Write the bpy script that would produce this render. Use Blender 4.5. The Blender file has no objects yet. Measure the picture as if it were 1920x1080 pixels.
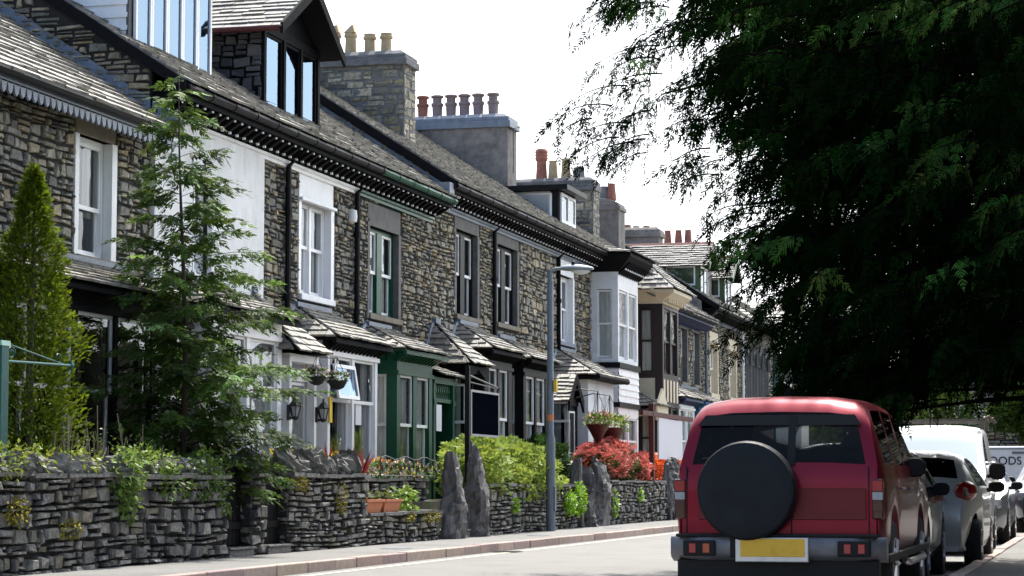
import bpy, math, random
import numpy as np
from mathutils import Vector, Matrix
random.seed(7)
RNG = np.random.default_rng(11)
SC = bpy.context.scene
COL = SC.collection
rnd = random.uniform

# ------------------------------------------------------------------ camera model
F, HC, HY, VX = 4300.0, 1.03, 905.0, 2080.0
PIT = math.atan((HY - 540) / F)
YAW = math.atan((VX - 960) * math.cos(PIT) / F)
FW = (-math.sin(YAW) * math.cos(PIT), math.cos(YAW) * math.cos(PIT), math.sin(PIT))
RT = (math.cos(YAW), math.sin(YAW), 0.0)
UP = (RT[1] * FW[2], -RT[0] * FW[2], RT[0] * FW[1] - RT[1] * FW[0])
def ray(x, y):
    u = (x - 960) / F; v = (540 - y) / F
    return [FW[i] + u * RT[i] + v * UP[i] for i in range(3)]
def onX(x, y, X):
    d = ray(x, y); t = X / d[0]; return t * d[1], HC + t * d[2]
def onY(x, y, Y):
    d = ray(x, y); t = Y / d[1]; return t * d[0], HC + t * d[2]
cam = bpy.data.cameras.new('camera'); camo = bpy.data.objects.new('camera', cam); COL.objects.link(camo)
camo.location = (0, 0, HC); camo.rotation_euler = (math.pi / 2 + PIT, 0, YAW)
cam.sensor_width = 36; cam.lens = 36 * F / 1920; cam.clip_start = 0.5; cam.clip_end = 2000
SC.camera = camo

# ------------------------------------------------------------------ materials
def newmat(name):
    m = bpy.data.materials.new(name); m.use_nodes = True
    nt = m.node_tree; p = nt.nodes['Principled BSDF']
    return m, nt, p
def mat(name, col, rough=0.6, var=0.15, scale=6.0, bump=0.0, bscale=40.0, metal=0.0, spec=0.5, tint=False,
        col2=None, scale2=1.2, amt2=0.0, coat=0.0, stretch=None, transl=0.0):
    m, nt, p = newmat(name); N = nt.nodes; Lk = nt.links
    p.inputs['Roughness'].default_value = rough; p.inputs['Metallic'].default_value = metal
    p.inputs['Specular IOR Level'].default_value = spec
    if coat: p.inputs['Coat Weight'].default_value = coat; p.inputs['Coat Roughness'].default_value = 0.03
    tc = N.new('ShaderNodeTexCoord'); src = tc.outputs['Object']
    if stretch:
        mp = N.new('ShaderNodeMapping'); mp.inputs['Scale'].default_value = stretch
        Lk.new(src, mp.inputs['Vector']); src = mp.outputs['Vector']
    out = None
    nz = N.new('ShaderNodeTexNoise'); nz.inputs['Scale'].default_value = scale; nz.inputs['Detail'].default_value = 6
    nz.inputs['Roughness'].default_value = 0.65
    Lk.new(src, nz.inputs['Vector'])
    rp = N.new('ShaderNodeMapRange'); rp.inputs[1].default_value = 0.3; rp.inputs[2].default_value = 0.7
    rp.inputs[3].default_value = 1 - var; rp.inputs[4].default_value = 1 + var
    Lk.new(nz.outputs['Fac'], rp.inputs[0])
    mx = N.new('ShaderNodeMix'); mx.data_type = 'RGBA'; mx.blend_type = 'MULTIPLY'; mx.inputs[0].default_value = 1
    mx.inputs[6].default_value = (*col, 1)
    Lk.new(rp.outputs[0], mx.inputs[7]); out = mx.outputs[2]
    if col2 is not None:
        n2 = N.new('ShaderNodeTexNoise'); n2.inputs['Scale'].default_value = scale2; n2.inputs['Detail'].default_value = 8
        n2.inputs['Roughness'].default_value = 0.7
        Lk.new(src, n2.inputs['Vector'])
        r2 = N.new('ShaderNodeMapRange'); r2.inputs[1].default_value = 0.48; r2.inputs[2].default_value = 0.66
        r2.inputs[3].default_value = 0; r2.inputs[4].default_value = amt2
        Lk.new(n2.outputs['Fac'], r2.inputs[0])
        m2 = N.new('ShaderNodeMix'); m2.data_type = 'RGBA'
        Lk.new(r2.outputs[0], m2.inputs[0]); Lk.new(out, m2.inputs[6]); m2.inputs[7].default_value = (*col2, 1)
        out = m2.outputs[2]
    if tint:
        at = N.new('ShaderNodeAttribute'); at.attribute_name = 'tint'
        m3 = N.new('ShaderNodeMix'); m3.data_type = 'RGBA'; m3.blend_type = 'MULTIPLY'; m3.inputs[0].default_value = 1
        Lk.new(out, m3.inputs[6]); Lk.new(at.outputs['Color'], m3.inputs[7]); out = m3.outputs[2]
    Lk.new(out, p.inputs['Base Color'])
    if bump:
        nb = N.new('ShaderNodeTexNoise'); nb.inputs['Scale'].default_value = bscale; nb.inputs['Detail'].default_value = 5
        Lk.new(src, nb.inputs['Vector'])
        b = N.new('ShaderNodeBump'); b.inputs['Strength'].default_value = bump; b.inputs['Distance'].default_value = 0.02
        Lk.new(nb.outputs['Fac'], b.inputs['Height']); Lk.new(b.outputs['Normal'], p.inputs['Normal'])
    if transl:
        tr = N.new('ShaderNodeBsdfTranslucent'); ms = N.new('ShaderNodeMixShader'); ms.inputs[0].default_value = transl
        hs = N.new('ShaderNodeHueSaturation'); hs.inputs['Value'].default_value = 1.6; hs.inputs['Hue'].default_value = 0.485
        Lk.new(out, hs.inputs['Color']); Lk.new(hs.outputs['Color'], tr.inputs['Color'])
        Lk.new(p.outputs[0], ms.inputs[1]); Lk.new(tr.outputs[0], ms.inputs[2])
        Lk.new(ms.outputs[0], N['Material Output'].inputs['Surface'])
    return m
def glassmat(name, tintc, see=0.5, rough=0.02, ripple=0.0, gcol=(0.93, 0.96, 1), ior=1.6):
    m, nt, p = newmat(name); N = nt.nodes; Lk = nt.links
    N.remove(p)
    g = N.new('ShaderNodeBsdfGlossy'); g.inputs['Roughness'].default_value = rough; g.inputs['Color'].default_value = (*gcol, 1)
    t = N.new('ShaderNodeBsdfTransparent'); t.inputs['Color'].default_value = (*tintc, 1)
    fr = N.new('ShaderNodeFresnel'); fr.inputs['IOR'].default_value = ior
    mp = N.new('ShaderNodeMath'); mp.operation = 'ADD'; mp.inputs[1].default_value = see; mp.use_clamp = True
    ms = N.new('ShaderNodeMixShader')
    Lk.new(fr.outputs[0], mp.inputs[0]); Lk.new(mp.outputs[0], ms.inputs[0]); Lk.new(t.outputs[0], ms.inputs[1]); Lk.new(g.outputs[0], ms.inputs[2])
    if ripple:
        tc = N.new('ShaderNodeTexCoord'); nb = N.new('ShaderNodeTexNoise'); nb.inputs['Scale'].default_value = 1.7
        Lk.new(tc.outputs['Object'], nb.inputs['Vector'])
        b = N.new('ShaderNodeBump'); b.inputs['Strength'].default_value = ripple; b.inputs['Distance'].default_value = 0.03
        Lk.new(nb.outputs['Fac'], b.inputs['Height']); Lk.new(b.outputs['Normal'], g.inputs['Normal'])
    Lk.new(ms.outputs[0], N['Material Output'].inputs['Surface'])
    return m
M = dict(
    stone=mat('slate_rubble', (0.235, 0.213, 0.163), 0.6, 0.5, 14, 0.8, 30, tint=True, col2=(0.05, 0.05, 0.05), scale2=9, amt2=0.6),
    gstone=mat('garden_rubble', (0.115, 0.112, 0.105), 0.5, 0.5, 12, 0.9, 26, tint=True, col2=(0.025, 0.027, 0.03), scale2=7, amt2=0.75),
    mortar=mat('dark_joint', (0.022, 0.021, 0.02), 0.9, 0.3, 8, 0.5, 30),
    slate=mat('roof_slate', (0.25, 0.235, 0.21), 0.5, 0.3, 9, 0.6, 35, tint=True, col2=(0.09, 0.085, 0.07), scale2=3, amt2=0.6),
    slatehang=mat('hung_slate', (0.075, 0.075, 0.08), 0.55, 0.3, 9, 0.6, 35, tint=True),
    lead=mat('lead_flashing', (0.16, 0.19, 0.24), 0.45, 0.25, 5, 0.3, 20),
    white=mat('white_paint', (0.87, 0.87, 0.87), 0.4, 0.05, 4, 0.05, 30, col2=(0.58, 0.58, 0.57), scale2=2.5, amt2=0.35),
    upvc=mat('white_frame', (0.87, 0.87, 0.88), 0.3, 0.03, 4),
    render=mat('white_render', (0.87, 0.87, 0.86), 0.85, 0.09, 3, 0.5, 50, col2=(0.62, 0.62, 0.59), scale2=2.2, amt2=0.6, stretch=(1, 1, 0.45)),
    green=mat('green_paint', (0.004, 0.07, 0.036), 0.4, 0.2, 6, 0.1, 30, spec=0.25, coat=0.08),
    gpost=mat('teal_paint', (0.0, 0.09, 0.075), 0.4, 0.2, 6, 0.1, 30),
    black=mat('black_paint', (0.007, 0.007, 0.0085), 0.45, 0.3, 6, 0.1, 30, spec=0.15),
    blackm=mat('black_timber', (0.008, 0.008, 0.0095), 0.7, 0.3, 8, 0.2, 30, spec=0.08),
    navy=mat('navy_paint', (0.01, 0.022, 0.09), 0.4, 0.2, 6),
    blue=mat('blue_paint', (0.01, 0.1, 0.22), 0.45, 0.2, 6, 0.1, 20),
    brown=mat('dark_brown_paint', (0.022, 0.012, 0.013), 0.4, 0.25, 6, 0.1, 20),
    cream=mat('cream_paint', (0.7, 0.6, 0.43), 0.6, 0.08, 4, 0.1, 30),
    olive=mat('olive_paint', (0.06, 0.1, 0.04), 0.5, 0.2, 6),
    maroon=mat('maroon_paint', (0.08, 0.01, 0.012), 0.45, 0.2, 6),
    sand=mat('sandstone', (0.2, 0.17, 0.13), 0.8, 0.25, 5, 0.4, 30),
    greystone=mat('grey_dressed_stone', (0.13, 0.125, 0.12), 0.75, 0.25, 5, 0.4, 30),
    monolith=mat('weathered_slate_slab', (0.115, 0.108, 0.105), 0.65, 0.7, 9, 1.0, 26, stretch=(1, 1, 0.3), col2=(0.022, 0.022, 0.024), scale2=5, amt2=0.85),
    crender=mat('chimney_render', (0.25, 0.225, 0.205), 0.9, 0.3, 4, 0.7, 20, col2=(0.085, 0.078, 0.075), scale2=1.6, amt2=0.8),
    cstone=mat('chimney_stone', (0.16, 0.16, 0.165), 0.85, 0.35, 5, 0.8, 18, stretch=(1, 1, 3), col2=(0.06, 0.065, 0.075), scale2=2, amt2=0.7),
    buff=mat('buff_clay', (0.5, 0.38, 0.22), 0.75, 0.15, 6, 0.1, 30, col2=(0.25, 0.18, 0.1), scale2=4, amt2=0.5),
    redclay=mat('red_clay', (0.34, 0.13, 0.09), 0.75, 0.2, 6, 0.1, 30, col2=(0.14, 0.06, 0.05), scale2=4, amt2=0.5),
    mauve=mat('sooty_clay', (0.26, 0.19, 0.19), 0.75, 0.2, 6, 0.1, 30),
    greyclay=mat('grey_clay', (0.17, 0.17, 0.18), 0.75, 0.2, 6),
    terra=mat('terracotta', (0.5, 0.17, 0.075), 0.75, 0.15, 8),
    redridge=mat('red_ridge_tile', (0.13, 0.035, 0.03), 0.75, 0.2, 8),
    room=mat('dark_room', (0.03, 0.028, 0.026), 0.9, 0.2, 3),
    curtain=mat('net_curtain', (0.86, 0.85, 0.82), 0.9, 0.12, 5, stretch=(6, 6, 0.4)),
    curtaing=mat('grey_curtain', (0.5, 0.51, 0.53), 0.9, 0.15, 5, stretch=(6, 6, 0.4)),
    blind=mat('pale_blind', (0.6, 0.61, 0.64), 0.8, 0.05, 3),
    glass=glassmat('window_glass', (0.93, 0.95, 0.95), 0.0, 0.015, 0.5),
    dglass=glassmat('bright_glass', (0.5, 0.65, 0.8), 0.2, 0.02, 0.1, (0.5, 0.68, 0.88)),
    iron=mat('black_iron', (0.012, 0.012, 0.013), 0.45, 0.3, 8),
    road=mat('asphalt', (0.22, 0.213, 0.2), 0.9, 0.26, 55, 0.5, 160, col2=(0.17, 0.165, 0.155), scale2=0.9, amt2=0.7),
    pave=mat('pavement_asphalt', (0.2, 0.195, 0.185), 0.9, 0.2, 25, 0.5, 140, col2=(0.13, 0.127, 0.12), scale2=0.6, amt2=0.7),
    kerb=mat('pink_granite', (0.36, 0.275, 0.245), 0.8, 0.2, 10, 0.2, 60, tint=True),
    line=mat('faded_yellow_line', (0.66, 0.61, 0.45), 0.8, 0.15, 12, col2=(0.3, 0.29, 0.26), scale2=9, amt2=0.6),
    soil=mat('garden_soil', (0.06, 0.055, 0.035), 0.95, 0.4, 6, 0.8, 20, col2=(0.05, 0.075, 0.02), scale2=2, amt2=0.8),
    barkdark=mat('dark_bark', (0.006, 0.0055, 0.005), 0.95, 0.4, 10, 0.8, 25, spec=0.0),
    copestone=mat('lichened_coping', (0.16, 0.152, 0.14), 0.8, 0.6, 9, 1.0, 20, tint=True, col2=(0.035, 0.036, 0.03), scale2=7, amt2=0.85),
    bark=mat('bark', (0.09, 0.07, 0.055), 0.9, 0.4, 10, 0.8, 25, stretch=(1, 1, 0.3)),
    twig=mat('pale_twig', (0.3, 0.24, 0.16), 0.8, 0.3, 10),
    steel=mat('galvanised_steel', (0.17, 0.195, 0.23), 0.45, 0.15, 6, 0.1, 30, metal=0.3),
    lamplens=mat('lamp_diffuser', (0.6, 0.62, 0.62), 0.25, 0.1, 6),
    rubber=mat('tyre_rubber', (0.014, 0.014, 0.015), 0.8, 0.2, 20, 0.2, 60),
    trim=mat('black_plastic', (0.007, 0.007, 0.008), 0.6, 0.2, 20, spec=0.25),
    vinyl=mat('black_vinyl', (0.006, 0.0085, 0.0125), 0.55, 0.3, 5, 0.35, 7, spec=0.22),
    chrome=mat('bright_metal', (0.5, 0.5, 0.52), 0.3, 0.15, 8, metal=0.9),
    bumper=mat('grey_bumper', (0.13, 0.13, 0.14), 0.42, 0.25, 8, metal=0.4),
    redcar=mat('red_car_paint', (0.18, 0.0025, 0.016), 0.34, 0.06, 3, metal=0.7, coat=0.18),
    darkred=mat('dark_red_reflection', (0.1, 0.004, 0.008), 0.4, 0.1, 3, metal=0.5, coat=0.2),
    blackcar=mat('black_car_paint', (0.01, 0.01, 0.012), 0.2, 0.1, 3, coat=0.8),
    silver=mat('silver_car_paint', (0.6, 0.6, 0.6), 0.38, 0.04, 3, metal=0.15, coat=0.5),
    silverl=mat('pale_silver_paint', (0.4, 0.41, 0.42), 0.35, 0.04, 3, metal=0.2, coat=0.3),
    greycar=mat('grey_car_paint', (0.25, 0.26, 0.28), 0.3, 0.04, 3, metal=0.5, coat=0.6),
    navycar=mat('navy_car_paint', (0.02, 0.03, 0.05), 0.25, 0.04, 3, coat=0.8),
    whitecar=mat('white_van_paint', (0.72, 0.73, 0.74), 0.35, 0.04, 3, coat=0.4),
    redlens=mat('red_lens', (0.3, 0.005, 0.008), 0.2, 0.2, 20, coat=0.6),
    darklens=mat('smoked_lens', (0.05, 0.006, 0.006), 0.15, 0.2, 20, coat=0.6),
    amber=mat('amber_lens', (0.36, 0.05, 0.005), 0.2, 0.1, 20, coat=0.6),
    clear=mat('clear_lens', (0.3, 0.32, 0.35), 0.15, 0.1, 20, coat=0.6),
    plate=mat('amber_number_plate', (0.72, 0.42, 0.02), 0.4, 0.06, 9, col2=(0.45, 0.24, 0.02), scale2=9, amt2=0.5),
    cabin=mat('car_interior', (0.03, 0.03, 0.033), 0.8, 0.2, 5),
    carglass=glassmat('car_glass', (0.62, 0.66, 0.66), 0.02, 0.01),
    tglass=glassmat('tinted_car_glass', (0.85, 0.86, 0.85), 0.0, 0.01, 0.0, (0.8, 0.75, 0.7), 1.33),
    wscreen=glassmat('bright_windscreen', (0.3, 0.33, 0.34), 0.3, 0.03, 0.0, (0.75, 0.86, 0.9)),
    board=mat('blank_black_board', (0.003, 0.0035, 0.007), 0.9, 0.15, 5, spec=0.0),
    wboard=mat('blank_white_board', (0.72, 0.71, 0.75), 0.5, 0.03, 5),
    yellow=mat('yellow_sign', (0.75, 0.5, 0.02), 0.5, 0.1, 5),
    orange=mat('orange_sticker', (0.6, 0.2, 0.08), 0.6, 0.2, 5),
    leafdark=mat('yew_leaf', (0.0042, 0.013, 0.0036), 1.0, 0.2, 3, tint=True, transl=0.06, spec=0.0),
    leafmid=mat('cypress_leaf', (0.058, 0.112, 0.026), 0.6, 0.2, 3, tint=True, transl=0.25, spec=0.15),
    leafgold=mat('golden_conifer_leaf', (0.1, 0.15, 0.008), 0.6, 0.2, 3, tint=True, transl=0.3, spec=0.15),
    leaflime=mat('lime_leaf', (0.23, 0.31, 0.06), 0.6, 0.15, 3, tint=True, transl=0.25, spec=0.2),
    leafred=mat('red_azalea_leaf', (0.45, 0.14, 0.1), 0.5, 0.15, 3, tint=True, transl=0.2, spec=0.15),
    leaforange=mat('orange_azalea_leaf', (0.7, 0.2, 0.04), 0.5, 0.15, 3, tint=True, transl=0.2),
    leafgreen=mat('green_leaf', (0.05, 0.1, 0.025), 0.5, 0.2, 3, tint=True, transl=0.2, spec=0.15),
    leafivy=mat('ivy_leaf', (0.13, 0.21, 0.045), 0.45, 0.2, 3, tint=True, transl=0.2, spec=0.12),
    leaffern=mat('bright_fern_leaf', (0.22, 0.42, 0.02), 0.5, 0.2, 3, tint=True, transl=0.2),
    leafmaroon=mat('maroon_blade', (0.2, 0.03, 0.025), 0.45, 0.2, 3, tint=True, transl=0.15),
    moss=mat('yellow_moss', (0.24, 0.21, 0.02), 0.95, 0.3, 14, tint=True),
    petal=mat('petal', (0.85, 0.8, 0.8), 0.6, 0.1, 3, tint=True, transl=0.15),
)

# ------------------------------------------------------------------ mesh helpers
class MB:
    def __init__(s): s.v = []; s.f = []; s.m = []; s.t = []; s.ct = (1, 1, 1); s.cm = 0
    def add(s, vs, fs, flat=True):
        b = len(s.v); s.v.extend(tuple(p) for p in vs); s.t.extend([s.ct] * len(vs))
        for f in fs: s.f.append(tuple(b + i for i in f)); s.m.append(s.cm)
    def box(s, x0, x1, y0, y1, z0, z1):
        s.add([(x0, y0, z0), (x1, y0, z0), (x1, y1, z0), (x0, y1, z0), (x0, y0, z1), (x1, y0, z1), (x1, y1, z1), (x0, y1, z1)],
              [(0, 3, 2, 1), (4, 5, 6, 7), (0, 1, 5, 4), (1, 2, 6, 5), (2, 3, 7, 6), (3, 0, 4, 7)])
    def fbox(s, o0, o1, y0, y1, z0, z1): s.box(-13 + o0, -13 + o1, y0, y1, z0, z1)
    def obox(s, fr, u0, u1, v0, v1, n0, n1):
        P = lambda u, v, n: fr(u, v, n)
        s.add([P(u0, v0, n0), P(u1, v0, n0), P(u1, v1, n0), P(u0, v1, n0), P(u0, v0, n1), P(u1, v0, n1), P(u1, v1, n1), P(u0, v1, n1)],
              [(0, 3, 2, 1), (4, 5, 6, 7), (0, 1, 5, 4), (1, 2, 6, 5), (2, 3, 7, 6), (3, 0, 4, 7)])
    def prism(s, pts, e):          # pts: 3D polygon, e: extrusion vector
        n = len(pts); q = [tuple(p[i] + e[i] for i in range(3)) for p in pts]
        s.add(list(pts) + q, [tuple(range(n))[::-1], tuple(range(n, 2 * n))] + [(i, (i + 1) % n, n + (i + 1) % n, n + i) for i in range(n)])
    def quad(s, *p): s.add(p, [tuple(range(len(p)))])
    def tube(s, path, r, n=8, cap=True):
        path = [Vector(p) for p in path]; rs = r if isinstance(r, (list, tuple)) else [r] * len(path)
        vs = []; 
        for i, p in enumerate(path):
            d = (path[min(i + 1, len(path) - 1)] - path[max(i - 1, 0)]).normalized()
            a = d.cross(Vector((0, 0, 1)) if abs(d.z) < .95 else Vector((1, 0, 0))).normalized(); b = d.cross(a)
            for k in range(n):
                t = 2 * math.pi * k / n; vs.append(p + (a * math.cos(t) + b * math.sin(t)) * rs[i])
        fs = [(i * n + k, i * n + (k + 1) % n, (i + 1) * n + (k + 1) % n, (i + 1) * n + k) for i in range(len(path) - 1) for k in range(n)]
        if cap: fs += [tuple(range(n))[::-1], tuple(range((len(path) - 1) * n, len(path) * n))]
        s.add(vs, fs)
    def lathe(s, c, prof, n=12, ax='z'):
        vs = []
        for r, h in prof:
            for k in range(n):
                t = 2 * math.pi * k / n; a, b = r * math.cos(t), r * math.sin(t)
                o = (a, b, h) if ax == 'z' else ((h, a, b) if ax == 'x' else (a, h, b))
                vs.append((c[0] + o[0], c[1] + o[1], c[2] + o[2]))
        m = len(prof)
        s.add(vs, [(i * n + k, i * n + (k + 1) % n, (i + 1) * n + (k + 1) % n, (i + 1) * n + k) for i in range(m - 1) for k in range(n)]
              + [tuple(range(n))[::-1], tuple(range((m - 1) * n, m * n))])
    def blob(s, c, r, jit=0.25, n=7, seed=None):   # an irregular boulder
        R = random.Random(seed); vs = []; rings = 6
        for i in range(rings + 1):
            ph = math.pi * i / rings
            for k in range(n):
                t = 2 * math.pi * k / n + i * .3; q = 1 + R.uniform(-jit, jit)
                vs.append((c[0] + r[0] * q * math.sin(ph) * math.cos(t), c[1] + r[1] * q * math.sin(ph) * math.sin(t), c[2] + r[2] * q * math.cos(ph)))
        s.add(vs, [(i * n + k, i * n + (k + 1) % n, (i + 1) * n + (k + 1) % n, (i + 1) * n + k) for i in range(rings) for k in range(n)])
    def build(s, name, mats, parent=None, smooth=False, bevel=0):
        me = bpy.data.meshes.new(name)
        L = parent['_o'] if parent is not None else (0, 0, 0)
        me.from_pydata([(p[0] - L[0], p[1] - L[1], p[2] - L[2]) for p in s.v], [], s.f)
        mats = mats if isinstance(mats, (list, tuple)) else [mats]
        for m in mats: me.materials.append(M[m])
        if len(mats) > 1: me.polygons.foreach_set('material_index', s.m)
        at = me.color_attributes.new('tint', 'FLOAT_COLOR', 'POINT')
        at.data.foreach_set('color', np.array([(*t, 1) for t in s.t], np.float32).ravel())
        if smooth:
            me.polygons.foreach_set('use_smooth', [True] * len(s.f)); me.set_sharp_from_angle(angle=math.radians(40))
        o = bpy.data.objects.new(name, me); COL.objects.link(o)
        o['_o'] = L
        if parent is not None: o.parent = parent
        if bevel:
            b = o.modifiers.new('bevel', 'BEVEL'); b.width = bevel; b.segments = 2; b.limit_method = 'ANGLE'
        return o
def tag(o, label, cat, group=None, kind=None):
    if label: o['label'] = label; o['category'] = cat
    if group: o['group'] = group
    if kind: o['kind'] = kind
    return o
def thing(name, label, cat, loc, group=None):
    o = bpy.data.objects.new(name, None); COL.objects.link(o); o.location = loc; o['_o'] = tuple(loc); o.empty_display_size = .2
    return tag(o, label, cat, group)
def frame(O, U, V, N): return lambda u, v, n: tuple(O[i] + U[i] * u + V[i] * v + N[i] * n for i in range(3))
def front(o): return lambda u, v, n: (-13 + o + n, u, v)          # plane facing the street, u along the street, v up
def side(y): return lambda u, v, n: (-13 + u, y - n, v)           # plane facing the viewer's end of the street, u outwards

PAL_H = [(1, 1, 1), (.75, .75, .78), (1.25, 1.2, 1.1), (1.35, 1.15, .85), (.6, .6, .62), (1.1, 1.05, .95), (.9, .92, .95), (1.5, 1.4, 1.2)]
PAL_G = [(1, 1, 1), (.7, .7, .72), (1.3, 1.27, 1.2), (.5, .5, .53), (1.1, 1.1, 1.0), (.9, .9, .9), (1.6, 1.55, 1.45), (1.25, 1.15, .85), (1.0, .95, .75), (1.35, 1.3, 1.25), (1.9, 1.85, 1.75)]
def stones(mb, fr, u0, u1, v0, v1, holes=(), inside=None, pal=PAL_H, ch=(.06, .19), ln=(.12, .46), dp=(.015, .06), gap=.009, seed=1):
    R = random.Random(seed); v = v0
    while v < v1 - .02:
        h = R.uniform(*ch); h = min(h, v1 - v) if v1 - v > .04 else v1 - v
        u = u0 - R.uniform(0, .2); sl = R.uniform(-.01, .01)
        while u < u1:
            w = R.uniform(*ln) * (1.0 if h < .1 else .8)
            subs = [(0, h)] if (h < .09 or R.random() < .55) else [(0, h * .48), (h * .48, h)]
            for a, b in subs:
                x0, x1, z0, z1 = max(u, u0), min(u + w, u1), max(v0, v + a - R.uniform(-.04, .2) * (b - a)), min(v1, v + b + R.uniform(-.04, .2) * (b - a))
                if x1 - x0 < .04: continue
                for (p0, p1, q0, q1) in holes:
                    if z1 > q0 and z0 < q1 and x1 > p0 and x0 < p1:
                        if x0 < p0 and (p0 - x0) >= (x1 - p1): x1 = p0
                        elif x1 > p1: x0 = p1
                        else: x1 = x0
                if x1 - x0 < .035: continue
                if inside and not inside((x0 + x1) / 2, (z0 + z1) / 2): continue
                g = gap * R.uniform(.6, 1.6); hh = z1 - z0; ww = x1 - x0
                j = lambda k: R.uniform(-k, k)
                wob = lambda uu: .022 * math.sin(uu * 1.4 + v * 1.1) + sl * math.sin(uu * 2.3)
                c = [(x0 + g + abs(j(.02)), z0 + g + abs(j(.22 * hh))), (x1 - g - abs(j(.02)), z0 + g + abs(j(.22 * hh))),
                     (x1 - g - abs(j(.035)), z1 - g - abs(j(.25 * hh))), (x0 + g + abs(j(.035)), z1 - g - abs(j(.25 * hh)))]
                c = [(p, q + wob(p)) for p, q in c]
                d = R.uniform(*dp); cu, cv = (x0 + x1) / 2, sum(q for _, q in c) / 4
                ins = min(.3, .014 / max(min(hh, ww) * .5, .01))
                t = list(R.choice(pal)); k = R.uniform(.75, 1.25); mb.ct = tuple(x * k for x in t)
                vs = [fr(p, q, -.03) for p, q in c] + [fr(p, q, d * .55) for p, q in c] + \
                     [fr(p + (cu - p) * ins, q + (cv - q) * ins, d + j(.014)) for p, q in c]
                fs = [(i, (i + 1) % 4, 4 + (i + 1) % 4, 4 + i) for i in range(4)] + [(4 + i, 4 + (i + 1) % 4, 8 + (i + 1) % 4, 8 + i) for i in range(4)] + [(8, 9, 10, 11)]
                mb.add(vs, fs)
            u += w
        v += h
    mb.ct = (1, 1, 1)
def panel(mb, fr, u0, u1, v0, v1, holes, n=0.0, rev=.22):
    us = sorted({u0, u1, *[h[0] for h in holes], *[h[1] for h in holes]}); vs = sorted({v0, v1, *[h[2] for h in holes], *[h[3] for h in holes]})
    us = [x for x in us if u0 <= x <= u1]; vs = [x for x in vs if v0 <= x <= v1]
    for a, b in zip(us, us[1:]):
        for c, d in zip(vs, vs[1:]):
            m, k = (a + b) / 2, (c + d) / 2
            if any(h[0] < m < h[1] and h[2] < k < h[3] for h in holes): continue
            mb.quad(fr(a, c, n), fr(b, c, n), fr(b, d, n), fr(a, d, n))
    for a, b, c, d in holes:
        for p, q in (((a, c), (b, c)), ((b, c), (b, d)), ((b, d), (a, d)), ((a, d), (a, c))):
            mb.quad(fr(*p, n), fr(*q, n), fr(*q, -rev), fr(*p, -rev))
def slates(mb, P0, U, S, L, Hs, row=.2, lo=0, hi=0, wid=(.18, .4), th=.018, seed=3, N=None):
    """rows of slates on a slope: P0 eave corner, U along eave, S up the slope, lo/hi: how far the top is drawn in at each end"""
    R = random.Random(seed); U, S, P0 = Vector(U).normalized(), Vector(S).normalized(), Vector(P0)
    N = U.cross(S) if N is None else Vector(N)
    if N.z < 0: N = -N
    nr = max(1, int(round(Hs / row))); row = Hs / nr
    for i in range(nr):
        a0, a1 = lo * i / nr, L - hi * i / nr
        b0, b1 = lo * (i + 1) / nr, L - hi * (i + 1) / nr
        u = a0 - R.uniform(0, wid[0])
        while u < a1:
            w = R.uniform(*wid); x0, x1 = max(u, a0), min(u + w, a1)
            if x1 - x0 > .03:
                g = .004; dr = R.uniform(-.02, .02); lift = R.uniform(.6, 1.5) * th
                X0, X1 = max(x0, b0), min(x1, b1)
                if X1 < X0: X0 = X1 = min(max((x0 + x1) / 2, b0), b1)
                base = P0 + S * (i * row); k = R.uniform(.7, 1.3); mb.ct = (k * R.uniform(.95, 1.05), k, k * R.uniform(.93, 1.05))
                e0, e1 = base + U * (x0 + g) - S * (.03 + dr), base + U * (x1 - g) - S * (.03 + dr + R.uniform(-.01, .01))
                t0, t1 = base + U * (X0 + g) + S * (row + .01), base + U * (X1 - g) + S * (row + .01)
                mb.add([e0 + N * th * .2, e1 + N * th * .2, t1 - N * .004, t0 - N * .004, e0 + N * (th + lift), e1 + N * (th + lift * R.uniform(.8, 1.2)), t1 + N * .006, t0 + N * .006],
                       [(0, 1, 5, 4), (4, 5, 6, 7), (0, 4, 7, 3), (1, 2, 6, 5)])
            u += w
    mb.ct = (1, 1, 1)

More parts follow.
